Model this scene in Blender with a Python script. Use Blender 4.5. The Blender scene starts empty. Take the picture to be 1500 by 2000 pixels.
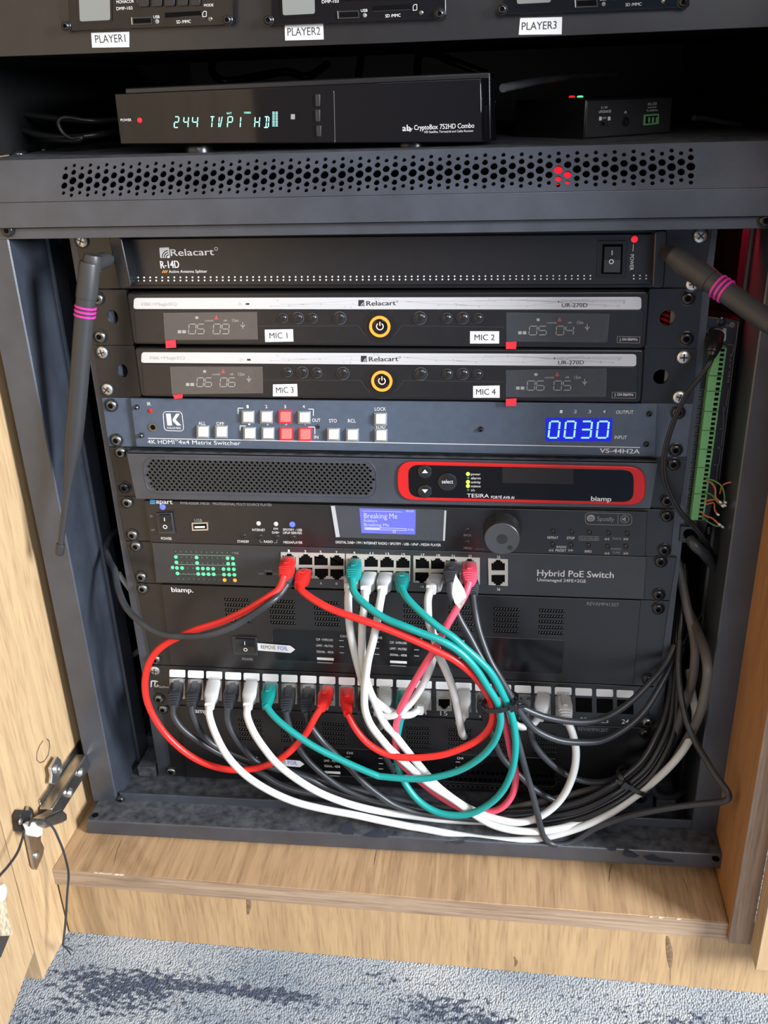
import bpy, bmesh, math, random
from mathutils import Vector, Matrix, Euler
random.seed(7)
SC = bpy.context.scene
COL = SC.collection

# ------------------------------------------------------------------ camera
S = 0.001            # everything below is in millimetres of the rack: x right, y into the rack, z up
Z0 = 638.0           # carpet lies at z = -638
CAM = Vector((100.51, -716.65, 97.84))
ROT = Euler((1.1421, 0.0317, 0.1289), 'XYZ')
FPX = 1813.5
RM = ROT.to_matrix()
def W(p): return Vector((p[0]*S, p[1]*S, (p[2]+Z0)*S))
cd = bpy.data.cameras.new('camera'); cam = bpy.data.objects.new('camera', cd); COL.objects.link(cam)
cam.location = W(CAM); cam.rotation_euler = ROT
cd.sensor_fit = 'VERTICAL'; cd.sensor_height = 36.0; cd.lens = FPX*36.0/2000.0
cd.clip_start = 0.01; cd.clip_end = 50
SC.camera = cam

# ------------------------------------------------------------------ light
SC.view_settings.view_transform = 'Standard'; SC.view_settings.look = 'None'
SC.view_settings.gamma = 1.0; SC.view_settings.use_curve_mapping = False
SC.view_settings.exposure = 0.0
world = bpy.data.worlds.new('room_fill_light'); SC.world = world; world.use_nodes = True
wn = world.node_tree.nodes; wl = world.node_tree.links
bg = wn['Background']
wtc = wn.new('ShaderNodeTexCoord'); wsp = wn.new('ShaderNodeSeparateXYZ'); wl.new(wtc.outputs['Generated'], wsp.inputs[0])
wr = wn.new('ShaderNodeValToRGB'); wm = wn.new('ShaderNodeMapRange')
wm.inputs['From Min'].default_value = -0.6; wm.inputs['From Max'].default_value = 0.6
wl.new(wsp.outputs['X'], wm.inputs['Value']); wl.new(wm.outputs[0], wr.inputs[0])
wr.color_ramp.elements[0].position = 0.2; wr.color_ramp.elements[0].color = (0.50, 0.35, 0.265, 1)
wr.color_ramp.elements[1].position = 0.62; wr.color_ramp.elements[1].color = (0.20, 0.29, 0.45, 1)
wl.new(wr.outputs[0], bg.inputs[0]); bg.inputs[1].default_value = 0.80

def area(name, loc, target, sx, sy, power, color):
    l = bpy.data.lights.new(name, 'AREA'); l.shape = 'RECTANGLE'; l.size = sx; l.size_y = sy; l.energy = power; l.color = color
    o = bpy.data.objects.new(name, l); COL.objects.link(o); o.location = loc
    o.rotation_euler = (Vector(target)-Vector(loc)).to_track_quat('-Z', 'Y').to_euler()
    return o
area('window_daylight', (2.3, -1.25, 1.25), (0, -0.05, 0.25), 0.6, 0.9, 195, (0.90, 0.95, 1.0))
area('room_fill_light', (1.1, -2.7, 2.0), (0, 0, 0.3), 1.6, 1.2, 42, (1.0, 0.97, 0.93))  # added fill light without a visible source

# ------------------------------------------------------------------ from a pixel of the photograph to a place in the room
def ray(px, py): return RM @ Vector(((px-750)/FPX, -(py-1000)/FPX, -1.0))
def U(px, py, y=0.0):
    d = ray(px, py); return CAM + d*((y-CAM.y)/d.y)
def UZ(px, py, z):
    d = ray(px, py); return CAM + d*((z-CAM.z)/d.z)
def UX(px, py, x):
    d = ray(px, py); return CAM + d*((x-CAM.x)/d.x)
def UP(px, py, p0, n):
    d = ray(px, py); return CAM + d*((Vector(p0)-CAM).dot(n)/d.dot(n))
def mmx(px, py, y=0.0): return (U(px+1, py, y)-U(px, py, y)).length
def mmz(px, py, y=0.0): return (U(px, py-1, y)-U(px, py, y)).length

# ------------------------------------------------------------------ materials
def new_mat(name):
    m = bpy.data.materials.new(name); m.use_nodes = True
    return m, m.node_tree.nodes, m.node_tree.links, m.node_tree.nodes['Principled BSDF']
def mat(name, col, rough=0.5, metal=0.0, vary=0.0, vscale=60, bump=0.0, bscale=400, coat=0.0, emit=None, estr=0.0, spec=0.5, dust=0.0):
    m, n, l, b = new_mat(name)
    b.inputs['Base Color'].default_value = (*col, 1); b.inputs['Roughness'].default_value = rough
    b.inputs['Metallic'].default_value = metal; b.inputs['Specular IOR Level'].default_value = spec
    b.inputs['Coat Weight'].default_value = coat; b.inputs['Coat Roughness'].default_value = 0.08
    tc = n.new('ShaderNodeTexCoord')
    if vary > 0 or dust > 0:
        nz = n.new('ShaderNodeTexNoise'); nz.inputs['Scale'].default_value = vscale; nz.inputs['Detail'].default_value = 6
        l.new(tc.outputs['Object'], nz.inputs['Vector'])
        r = n.new('ShaderNodeValToRGB'); r.color_ramp.elements[0].position = 0.3; r.color_ramp.elements[1].position = 0.75
        k = max(vary, 0.0)
        r.color_ramp.elements[0].color = (*[c*(1-k) for c in col], 1)
        r.color_ramp.elements[1].color = (*[min(1, c*(1+k)+dust) for c in col], 1)
        l.new(nz.outputs['Fac'], r.inputs[0]); l.new(r.outputs[0], b.inputs['Base Color'])
    if bump > 0:
        nb = n.new('ShaderNodeTexNoise'); nb.inputs['Scale'].default_value = bscale; nb.inputs['Detail'].default_value = 3
        l.new(tc.outputs['Object'], nb.inputs['Vector'])
        bp = n.new('ShaderNodeBump'); bp.inputs['Strength'].default_value = bump; bp.inputs['Distance'].default_value = 0.0005
        l.new(nb.outputs['Fac'], bp.inputs['Height']); l.new(bp.outputs[0], b.inputs['Normal'])
    if emit:
        b.inputs['Emission Color'].default_value = (*emit, 1); b.inputs['Emission Strength'].default_value = estr
    return m
def glow(name, col, strength): return mat(name, tuple(c*0.4 for c in col), 0.4, emit=col, estr=strength)
def wood(name, along, light, dark, stain=0.5, fine=1.0):
    """grain stretched along one axis"""
    m, n, l, b = new_mat(name)
    tc = n.new('ShaderNodeTexCoord'); mp = n.new('ShaderNodeMapping')
    sc = [48*fine]*3; sc['xyz'.index(along)] = 3.2
    mp.inputs['Scale'].default_value = sc; l.new(tc.outputs['Object'], mp.inputs['Vector'])
    a = n.new('ShaderNodeTexNoise'); a.inputs['Scale'].default_value = 1.6; a.inputs['Detail'].default_value = 9; a.inputs['Roughness'].default_value = 0.62; a.inputs['Distortion'].default_value = 0.9
    l.new(mp.outputs[0], a.inputs['Vector'])
    r = n.new('ShaderNodeValToRGB'); r.color_ramp.elements[0].position = 0.30; r.color_ramp.elements[0].color = (*dark, 1)
    r.color_ramp.elements[1].position = 0.62; r.color_ramp.elements[1].color = (*light, 1)
    l.new(a.outputs['Fac'], r.inputs[0])
    mp2 = n.new('ShaderNodeMapping'); s2 = [15]*3; s2['xyz'.index(along)] = 3.6; mp2.inputs['Scale'].default_value = s2
    l.new(tc.outputs['Object'], mp2.inputs['Vector'])
    c = n.new('ShaderNodeTexNoise'); c.inputs['Scale'].default_value = 1.0; c.inputs['Detail'].default_value = 5; c.inputs['Distortion'].default_value = 1.2
    l.new(mp2.outputs[0], c.inputs['Vector'])
    r2 = n.new('ShaderNodeValToRGB'); r2.color_ramp.elements[0].position = 0.27; r2.color_ramp.elements[0].color = (0.34, 0.29, 0.26, 1)
    r2.color_ramp.elements[1].position = 0.40; r2.color_ramp.elements[1].color = (1, 1, 1, 1)
    l.new(c.outputs['Fac'], r2.inputs[0])
    mx = n.new('ShaderNodeMix'); mx.data_type = 'RGBA'; mx.blend_type = 'MULTIPLY'; mx.inputs['Factor'].default_value = stain
    l.new(r.outputs[0], mx.inputs['A']); l.new(r2.outputs[0], mx.inputs['B'])
    # fine pores
    mp3 = n.new('ShaderNodeMapping'); s3 = [420]*3; s3['xyz'.index(along)] = 30; mp3.inputs['Scale'].default_value = s3
    l.new(tc.outputs['Object'], mp3.inputs['Vector'])
    p = n.new('ShaderNodeTexNoise'); p.inputs['Scale'].default_value = 1.0; p.inputs['Detail'].default_value = 2; l.new(mp3.outputs[0], p.inputs['Vector'])
    r3 = n.new('ShaderNodeValToRGB'); r3.color_ramp.elements[0].position = 0.30; r3.color_ramp.elements[0].color = (0.62, 0.58, 0.54, 1)
    r3.color_ramp.elements[1].position = 0.5; r3.color_ramp.elements[1].color = (1, 1, 1, 1); l.new(p.outputs['Fac'], r3.inputs[0])
    mx2 = n.new('ShaderNodeMix'); mx2.data_type = 'RGBA'; mx2.blend_type = 'MULTIPLY'; mx2.inputs['Factor'].default_value = 0.55
    l.new(mx.outputs['Result'], mx2.inputs['A']); l.new(r3.outputs[0], mx2.inputs['B'])
    l.new(mx2.outputs['Result'], b.inputs['Base Color'])
    b.inputs['Roughness'].default_value = 0.55
    bp = n.new('ShaderNodeBump'); bp.inputs['Strength'].default_value = 0.25; bp.inputs['Distance'].default_value = 0.0004
    l.new(p.outputs['Fac'], bp.inputs['Height']); l.new(bp.outputs[0], b.inputs['Normal'])
    return m
def film(name, tint, opaque, rough=0.12):
    m, n, l, b = new_mat(name)
    b.inputs['Base Color'].default_value = (*tint, 1); b.inputs['Roughness'].default_value = rough
    t = n.new('ShaderNodeBsdfTransparent'); mx = n.new('ShaderNodeMixShader'); mx.inputs[0].default_value = opaque
    l.new(t.outputs[0], mx.inputs[1]); l.new(b.outputs[0], mx.inputs[2]); l.new(mx.outputs[0], n['Material Output'].inputs[0])
    return m
def _fl(px, py): q = W(UZ(px, py, -638)) ; return (q.x, q.y+0.0)
CARPET_STREAKS = [(*_fl(a, c), rx, ry, amp) for a, c, rx, ry, amp in ((330, 1918, 0.09, 0.014, 0.19), (490, 1938, 0.06, 0.008, 0.22), (230, 1935, 0.08, 0.022, 0.12), (330, 1880, 0.05, 0.005, 0.13), (1080, 1985, 0.18, 0.03, 0.12), (650, 1985, 0.14, 0.02, 0.10), (200, 1990, 0.12, 0.03, 0.09))]
def carpet_mat():
    m, n, l, b = new_mat('carpet_pile')
    tc = n.new('ShaderNodeTexCoord')
    def noise(scale, sx=1, sy=1, det=5, dist=0.0):
        mp = n.new('ShaderNodeMapping'); mp.inputs['Scale'].default_value = (sx, sy, 1); l.new(tc.outputs['Object'], mp.inputs['Vector'])
        z = n.new('ShaderNodeTexNoise'); z.inputs['Scale'].default_value = scale; z.inputs['Detail'].default_value = det; z.inputs['Distortion'].default_value = dist
        l.new(mp.outputs[0], z.inputs['Vector']); return z
    def ramp(src, p0, c0, p1, c1):
        r = n.new('ShaderNodeValToRGB'); r.color_ramp.elements[0].position = p0; r.color_ramp.elements[0].color = c0
        r.color_ramp.elements[1].position = p1; r.color_ramp.elements[1].color = c1; l.new(src, r.inputs[0]); return r
    base = ramp(noise(11, 0.5, 1.4).outputs['Fac'], 0.34, (0.27, 0.325, 0.385, 1), 0.60, (0.47, 0.505, 0.54, 1))
    yarn = n.new('ShaderNodeTexVoronoi'); yarn.inputs['Scale'].default_value = 640
    mpv = n.new('ShaderNodeMapping'); mpv.inputs['Scale'].default_value = (1.0, 0.7, 1); l.new(tc.outputs['Object'], mpv.inputs['Vector']); l.new(mpv.outputs[0], yarn.inputs['Vector'])
    y = ramp(yarn.outputs['Distance'], 0.25, (1, 1, 1, 1), 0.95, (0.55, 0.57, 0.60, 1))
    # dark woven streak, with flecks scattered around it
    sp = n.new('ShaderNodeSeparateXYZ'); l.new(tc.outputs['Object'], sp.inputs[0])
    def blob(cx, cy, rx, ry, amp):
        a = n.new('ShaderNodeMath'); a.operation = 'SUBTRACT'; a.inputs[1].default_value = cx; l.new(sp.outputs['X'], a.inputs[0])
        a2 = n.new('ShaderNodeMath'); a2.operation = 'DIVIDE'; a2.inputs[1].default_value = rx; l.new(a.outputs[0], a2.inputs[0])
        b_ = n.new('ShaderNodeMath'); b_.operation = 'SUBTRACT'; b_.inputs[1].default_value = cy; l.new(sp.outputs['Y'], b_.inputs[0])
        b2 = n.new('ShaderNodeMath'); b2.operation = 'DIVIDE'; b2.inputs[1].default_value = ry; l.new(b_.outputs[0], b2.inputs[0])
        p1 = n.new('ShaderNodeMath'); p1.operation = 'MULTIPLY'; l.new(a2.outputs[0], p1.inputs[0]); l.new(a2.outputs[0], p1.inputs[1])
        p2 = n.new('ShaderNodeMath'); p2.operation = 'MULTIPLY_ADD'; l.new(b2.outputs[0], p2.inputs[0]); l.new(b2.outputs[0], p2.inputs[1]); l.new(p1.outputs[0], p2.inputs[2])
        q = n.new('ShaderNodeMapRange'); q.inputs['From Min'].default_value = 0; q.inputs['From Max'].default_value = 1.6; q.inputs['To Min'].default_value = amp; q.inputs['To Max'].default_value = 0; l.new(p2.outputs[0], q.inputs['Value'])
        return q.outputs[0]
    spot = noise(190, 0.8, 1.15, 4, 0.3); mid_ = noise(16, 0.55, 1.6, 3, 0.4)
    tot = n.new('ShaderNodeMath'); tot.operation = 'MULTIPLY_ADD'; tot.inputs[1].default_value = 0.75; l.new(mid_.outputs['Fac'], tot.inputs[0]); l.new(spot.outputs['Fac'], tot.inputs[2])
    prev = tot.outputs[0]
    for bl in CARPET_STREAKS:
        s_ = n.new('ShaderNodeMath'); s_.operation = 'ADD'; l.new(prev, s_.inputs[0]); l.new(blob(*bl), s_.inputs[1]); prev = s_.outputs[0]
    dk = n.new('ShaderNodeMapRange'); dk.inputs['From Min'].default_value = 1.00; dk.inputs['From Max'].default_value = 1.13; l.new(prev, dk.inputs['Value'])
    mx = n.new('ShaderNodeMix'); mx.data_type = 'RGBA'; l.new(dk.outputs[0], mx.inputs['Factor'])
    l.new(base.outputs[0], mx.inputs['A']); mx.inputs['B'].default_value = (0.085, 0.105, 0.15, 1)
    m2 = n.new('ShaderNodeMix'); m2.data_type = 'RGBA'; m2.blend_type = 'MULTIPLY'; m2.inputs['Factor'].default_value = 1
    l.new(mx.outputs['Result'], m2.inputs['A']); l.new(y.outputs[0], m2.inputs['B']); l.new(m2.outputs['Result'], b.inputs['Base Color'])
    b.inputs['Roughness'].default_value = 0.95; b.inputs['Specular IOR Level'].default_value = 0.1
    bp = n.new('ShaderNodeBump'); bp.inputs['Strength'].default_value = 0.8; bp.inputs['Distance'].default_value = 0.0016; bp.invert = True
    l.new(yarn.outputs['Distance'], bp.inputs['Height']); l.new(bp.outputs[0], b.inputs['Normal'])
    return m

MT = dict(
    frame=mat('powder_coated_steel', (0.037, 0.044, 0.059), 0.36, vary=0.2, vscale=40, bump=0.2, bscale=1800, spec=1.0),
    dusty=mat('dusty_powder_coat', (0.024, 0.028, 0.037), 0.6, vary=0.25, vscale=120, dust=0.06, bump=0.3, bscale=1600),
    inside=mat('dark_steel_interior', (0.005, 0.0055, 0.006), 0.7, spec=0.25),
    panel=mat('black_anodised_panel', (0.009, 0.009, 0.0105), 0.30, vary=0.15, vscale=90, bump=0.10, bscale=2500, spec=0.75),
    satin=mat('black_satin_plastic', (0.008, 0.008, 0.009), 0.28, spec=0.7),
    grey=mat('charcoal_switch_panel', (0.026, 0.028, 0.032), 0.38, vary=0.1, vscale=120, spec=0.8),
    gloss=mat('black_gloss_plastic', (0.004, 0.004, 0.005), 0.06),
    hole=mat('black_recess', (0.002, 0.002, 0.002), 0.9, spec=0.1),
    slate=mat('slate_blue_panel', (0.070, 0.092, 0.132), 0.42, vary=0.08, vscale=150),
    white=mat('white_print', (0.72, 0.72, 0.72), 0.6),
    dim=mat('grey_print', (0.26, 0.26, 0.27), 0.6),
    dark=mat('dark_print', (0.02, 0.02, 0.022), 0.5),
    blueprint=mat('blue_print', (0.03, 0.06, 0.75), 0.5),
    orange=mat('orange_print', (0.8, 0.3, 0.05), 0.5),
    label=mat('white_label_tape', (0.78, 0.80, 0.82), 0.45),
    strip=mat('brushed_silver_strip', (0.70, 0.71, 0.73), 0.3, metal=0.35),
    stripline=mat('pale_grey_print', (0.42, 0.43, 0.45), 0.5),
    chrome=mat('zinc_plated_steel', (0.74, 0.74, 0.72), 0.34, metal=1.0),
    nickel=mat('nickel_plated_steel', (0.52, 0.49, 0.44), 0.3, metal=1.0, vary=0.2, vscale=90),
    bscrew=mat('black_oxide_screw', (0.06, 0.06, 0.062), 0.22, metal=0.8),
    gscrew=mat('grey_screw', (0.24, 0.24, 0.23), 0.3, metal=0.95),
    red=mat('red_cable_jacket', (0.72, 0.020, 0.016), 0.38, bump=0.05, bscale=300),
    pink=mat('pink_cable_jacket', (0.78, 0.075, 0.13), 0.4),
    teal=mat('teal_cable_jacket', (0.004, 0.25, 0.235), 0.38),
    cwhite=mat('white_cable_jacket', (0.56, 0.57, 0.56), 0.42),
    cgrey=mat('dark_grey_cable_jacket', (0.024, 0.027, 0.033), 0.4, vary=0.3, vscale=35, dust=0.008),
    cblack=mat('black_cable_jacket', (0.012, 0.013, 0.015), 0.3),
    ctaupe=mat('taupe_cable_jacket', (0.10, 0.092, 0.088), 0.5),
    clight=mat('pale_grey_cable_jacket', (0.36, 0.37, 0.37), 0.5),
    clear=film('clear_plug_plastic', (0.55, 0.55, 0.55), 0.45),
    film=film('clear_protective_film', (0.42, 0.36, 0.33), 0.11, 0.12),
    filmr=film('loose_protective_film', (0.26, 0.29, 0.34), 0.09, 0.1),
    jack=mat('tinned_jack_shell', (0.42, 0.40, 0.35), 0.4, metal=0.6, vary=0.25, vscale=220),
    jackgrey=mat('beige_port_housing', (0.40, 0.38, 0.34), 0.5),
    tagred=mat('red_pull_tab', (0.80, 0.03, 0.05), 0.5),
    tesred=mat('red_bezel', (0.55, 0.012, 0.012), 0.35),
    green=mat('green_terminal_block', (0.16, 0.42, 0.17), 0.5),
    lcd=mat('grey_lcd', (0.20, 0.21, 0.20), 0.3),
    lcdoff=mat('dark_display_glass', (0.020, 0.018, 0.017), 0.12),
    knob=mat('dark_grey_knob', (0.035, 0.036, 0.038), 0.3, metal=0.3),
    knobface=mat('brushed_knob_face', (0.10, 0.105, 0.11), 0.38, metal=0.6),
    btn=mat('silver_grey_button', (0.62, 0.63, 0.63), 0.35),
    btnf=mat('button_frame', (0.36, 0.37, 0.37), 0.35, metal=0.5),
    bbtn=mat('black_button', (0.014, 0.014, 0.016), 0.22), btnshine=mat('button_highlight', (0.10, 0.10, 0.105), 0.3, metal=0.4),
    window=mat('dark_window_plastic', (0.006, 0.006, 0.007), 0.2), antenna=mat('antenna_rubber', (0.030, 0.030, 0.032), 0.42),
    mesh=mat('grille_mesh', (0.045, 0.047, 0.050), 0.4, metal=0.3),
    magenta=mat('magenta_ring', (0.62, 0.03, 0.30), 0.35),
    copper=mat('copper_wire', (0.65, 0.32, 0.16), 0.35, metal=1.0),
    worange=mat('orange_wire', (0.60, 0.17, 0.06), 0.5), wgreen=mat('green_wire', (0.10, 0.28, 0.08), 0.5),
    clip=mat('white_nylon', (0.70, 0.76, 0.82), 0.4),
    chipboard=mat('raw_chipboard', (0.55, 0.45, 0.31), 0.9, vary=0.45, vscale=260, bump=0.5, bscale=300),
    segc=glow('cyan_display_segment', (0.35, 0.95, 0.80), 1.5),
    segblue=mat('light_blue_print', (0.05, 0.35, 0.75), 0.5),
    segw=mat('pale_lcd_segment', (0.42, 0.43, 0.40), 0.5),
    segb=glow('blue_white_segment', (0.22, 0.50, 1.0), 1.5),
    dispb=glow('blue_led_window', (0.004, 0.010, 0.60), 0.85),
    lcdb=glow('blue_backlit_screen', (0.12, 0.13, 0.95), 0.9),
    lcdt=glow('pale_screen_text', (0.55, 0.58, 1.0), 1.0),
    ledr=glow('red_led', (1.0, 0.012, 0.03), 1.25), ledb=glow('blue_led', (0.06, 0.09, 1.0), 3.0),
    ledg=glow('green_led', (0.10, 0.90, 0.30), 1.5), ledgd=mat('unlit_green_led', (0.03, 0.13, 0.05), 0.4),
    ledy=glow('yellow_green_led', (0.62, 1.0, 0.08), 1.6), ledo=glow('orange_led', (1.0, 0.25, 0.03), 2.2), ledw=mat('pale_led', (0.6, 0.6, 0.62), 0.3),
    ring=glow('amber_ring_light', (1.0, 0.27, 0.03), 1.7), pwr=glow('power_symbol_light', (1.0, 0.62, 0.52), 1.2),
    redbtn=glow('lit_red_button', (1.0, 0.02, 0.03), 1.1), redcore=glow('lit_red_button_core', (1.0, 0.16, 0.15), 1.25),
    crack=mat('dark_wood_crack', (0.21, 0.13, 0.07), 0.8, vary=0.4, vscale=300),
    shelfwood=wood('light_oak_shelf', 'y', (0.46, 0.30, 0.165), (0.31, 0.19, 0.10), 0.55),
    plinthwood=wood('light_oak_plinth', 'z', (0.50, 0.33, 0.17), (0.36, 0.225, 0.115), 0.6),
    doorwood=wood('pale_oak_door', 'z', (0.53, 0.365, 0.20), (0.42, 0.275, 0.148), 0.45),
    sidewood=wood('shaded_oak_side', 'z', (0.42, 0.20, 0.07), (0.35, 0.16, 0.055), 0.3),  # oak darkened and warmed in colour for the unlit right side
    edgewood=wood('grey_brown_edge_band', 'z', (0.33, 0.235, 0.165), (0.19, 0.125, 0.085), 0.4, 3.0),
    edgewoodx=wood('grey_brown_front_edge', 'x', (0.42, 0.30, 0.20), (0.24, 0.155, 0.10), 0.4, 3.0),
    carpet=carpet_mat(),
)

# ------------------------------------------------------------------ building
ORG = {}
def link(o): COL.objects.link(o); return o
def tag(o, label=None, cat=None, group=None, kind=None):
    if label: o['label'] = label
    if cat: o['category'] = cat
    if group: o['group'] = group
    if kind: o['kind'] = kind
    return o
def thing(name, label, cat, loc, group=None):
    o = bpy.data.objects.new(name, None); o.empty_display_size = 0.02; link(o)
    o.location = W(loc); ORG[o] = W(loc)
    return tag(o, label, cat, group)
FONT = {}
def glyphs(s):
    if s in FONT: return FONT[s]
    c = bpy.data.curves.new('t', 'FONT'); c.body = s; c.resolution_u = 3
    o = bpy.data.objects.new('t', c); link(o); bpy.context.view_layer.update()
    me = bpy.data.meshes.new_from_object(o.evaluated_get(bpy.context.evaluated_depsgraph_get()))
    v = [tuple(x.co) for x in me.vertices]; f = [tuple(p.vertices) for p in me.polygons]
    bpy.data.objects.remove(o); bpy.data.curves.remove(c); bpy.data.meshes.remove(me)
    FONT[s] = (v, f); return FONT[s]
_h = [p[1] for p in glyphs('H')[0]]; CAP = max(_h)-min(_h)

class M:
    """collects shapes (mm) and links them as one mesh object"""
    def __init__(s): s.v = []; s.f = []; s.m = []; s.mats = []
    def slot(s, k):
        if k not in s.mats: s.mats.append(k)
        return s.mats.index(k)
    def add(s, vs, fs, k):
        o = len(s.v); i = s.slot(k); s.v += [Vector(p) for p in vs]
        for f in fs: s.f.append([o+a for a in f]); s.m.append(i)
        return s
    def prism(s, front, d, k):
        d = Vector(d); n = len(front); fr = [Vector(p) for p in front]
        vs = fr + [p+d for p in fr]
        return s.add(vs, [list(range(n))[::-1], list(range(n, 2*n))] + [[i, (i+1) % n, n+(i+1) % n, n+i] for i in range(n)], k)
    def q(s, pix, y, depth, k):
        return s.prism([U(a, b, y) for a, b in pix], (0, depth, 0), k)
    def rq(s, pix, y, depth, k, r=2.0, seg=4):
        return s.prism(rounded([U(a, b, y) for a, b in pix], r, seg), (0, depth, 0), k)
    def box(s, x0, x1, y0, y1, z0, z1, k):
        return s.prism([(x0, y0, z0), (x1, y0, z0), (x1, y0, z1), (x0, y0, z1)], (0, y1-y0, 0), k)
    def lathe(s, c, axis, prof, k, n=20, cap=True):
        c = Vector(c); a = Vector(axis).normalized(); t = Vector((0, 0, 1)) if abs(a.z) < 0.9 else Vector((1, 0, 0))
        e1 = a.cross(t).normalized(); e2 = a.cross(e1)
        vs = []; fs = []
        for r, h in prof:
            for i in range(n):
                w = 2*math.pi*i/n; vs.append(c + a*h + (e1*math.cos(w)+e2*math.sin(w))*r)
        for j in range(len(prof)-1):
            for i in range(n): fs.append([j*n+i, j*n+(i+1) % n, (j+1)*n+(i+1) % n, (j+1)*n+i])
        if cap: fs.append(list(range(n))[::-1]); fs.append([(len(prof)-1)*n+i for i in range(n)])
        return s.add(vs, fs, k)
    def dot(s, px, py, rpx, y, h, k, n=14, dome=False):
        r = rpx*mmx(px, py, y); c = U(px, py, y)
        pr = [(r, -h*0.3), (r, h*0.6), (r*0.7, h*0.92), (r*0.25, h)] if dome else [(r, -0.1), (r, h*0.8), (r*0.94, h)]
        return s.lathe(c, (0, -1, 0), pr, k, n)
    def annulus(s, px, py, r0, r1, y, h, k, n=28, a0=0, a1=360):
        u = mmx(px, py, y); c = U(px, py, y); vs = []; fs = []; full = abs(a1-a0) >= 359.9; N = n if full else n+1
        for i in range(N):
            w = math.radians(a0+(a1-a0)*i/n); d = Vector((math.cos(w), 0, math.sin(w)))
            vs += [c+d*r0*u, c+d*r1*u, c+d*r1*u+Vector((0, -h, 0)), c+d*r0*u+Vector((0, -h, 0))]
        for i in range(n):
            j = (i+1) % N
            for a in range(4): fs.append([4*i+a, 4*i+(a+1) % 4, 4*j+(a+1) % 4, 4*j+a])
        if not full: fs += [[0, 1, 2, 3], [4*N-4, 4*N-3, 4*N-2, 4*N-1]]
        return s.add(vs, fs, k)
    def tube(s, pts, r, k, n=10):
        pts = [Vector(p) for p in pts]; vs = []; fs = []; N = len(pts)
        t0 = (pts[1]-pts[0]).normalized(); up = t0.orthogonal().normalized()
        for i, p in enumerate(pts):
            t = (pts[min(i+1, N-1)]-pts[max(i-1, 0)]).normalized()
            up = (up-t*up.dot(t)).normalized(); b = t.cross(up); rr = r[i] if isinstance(r, (list, tuple)) else r
            for j in range(n):
                w = 2*math.pi*j/n; vs.append(p+(up*math.cos(w)+b*math.sin(w))*rr)
        for i in range(N-1):
            for j in range(n): fs.append([i*n+j, i*n+(j+1) % n, (i+1)*n+(j+1) % n, (i+1)*n+j])
        fs += [list(range(n))[::-1], [(N-1)*n+j for j in range(n)]]
        return s.add(vs, fs, k)
    def line(s, pix, y, wpx, k, h=0.12):
        """thin printed line on a panel"""
        for (a, b), (c, d) in zip(pix, pix[1:]):
            p, q = U(a, b, y), U(c, d, y); e = (q-p).normalized(); nn = Vector((-e.z, 0, e.x))*wpx*0.5*mmx(a, b, y)
            s.prism([p-nn, q-nn, q+nn, p+nn], (0, -h, 0), k)
        return s
    def text(s, body, p, q, hpx, y, k, off=0.14, bold=0):
        P, Q = U(*p, y), U(*q, y); vs, fs = glyphs(body)
        x0 = min(v[0] for v in vs); x1 = max(v[0] for v in vs); e = (Q-P)/(x1-x0); en = e.normalized(); up = Vector((-en.z, 0, en.x))
        vert = abs(en.z) > abs(en.x); hm = hpx*(mmx(*p, y) if vert else mmz(*p, y))/CAP
        s.add([P+e*(v[0]-x0)+up*(v[1]*hm)+Vector((0, -off, 0)) for v in vs], fs, k)
        for b in range(bold):
            w = en*(0.035*hm*CAP)*(b+1)
            s.add([P+w+e*(v[0]-x0)+up*(v[1]*hm)+Vector((0, -off-0.012*(b+1), 0)) for v in vs], fs, k)
        return s
    def seg(s, ch, x0, x1, yt, yb, y, k, w=2.0, slant=2.0):
        """one seven segment character between pixel columns x0..x1 and rows yt..yb"""
        on = {'0': 'abcdef', '1': 'bc', '2': 'abged', '3': 'abgcd', '4': 'fgbc', '5': 'afgcd', '6': 'afgedc', '9': 'abcdfg', 'T': 'ail', 'P': 'abefg', 'H': 'bcefg', 'D': 'abcdil', 'V': 'fe', '-': 'g'}[ch]
        ym = (yt+yb)/2
        def P(fx, yy): return (x0+(x1-x0)*fx+slant*(yb-yy)/(yb-yt), yy)
        L = {'a': (P(.1, yt), P(.9, yt)), 'g': (P(.1, ym), P(.9, ym)), 'd': (P(.1, yb), P(.9, yb)), 'f': (P(0, yt+1), P(0, ym-1)), 'b': (P(1, yt+1), P(1, ym-1)),
             'e': (P(0, ym+1), P(0, yb-1)), 'c': (P(1, ym+1), P(1, yb-1)), 'i': (P(.5, yt+1), P(.5, ym-1)), 'l': (P(.5, ym+1), P(.5, yb-1))}
        for c in on: s.line(L[c], y, w, k, 0.15)
        return s
    def loft(s, P0, P1, wdir, secs, k, n=12, power=4.0):
        P0 = Vector(P0); P1 = Vector(P1); a = (P1-P0); L = a.length; a.normalize(); w = (Vector(wdir)-a*Vector(wdir).dot(a)).normalized(); h = a.cross(w)
        vs = []; fs = []
        for t, ww, hh in secs:
            for i in range(n):
                th = 2*math.pi*(i+0.5)/n; cx, sx = math.cos(th), math.sin(th)
                vs.append(P0+a*(t*L)+w*(math.copysign(abs(cx)**(2/power), cx)*ww/2)+h*(math.copysign(abs(sx)**(2/power), sx)*hh/2))
        for j in range(len(secs)-1):
            for i in range(n): fs.append([j*n+i, j*n+(i+1) % n, (j+1)*n+(i+1) % n, (j+1)*n+i])
        fs += [list(range(n))[::-1], [(len(secs)-1)*n+i for i in range(n)]]
        return s.add(vs, fs, k)
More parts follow.
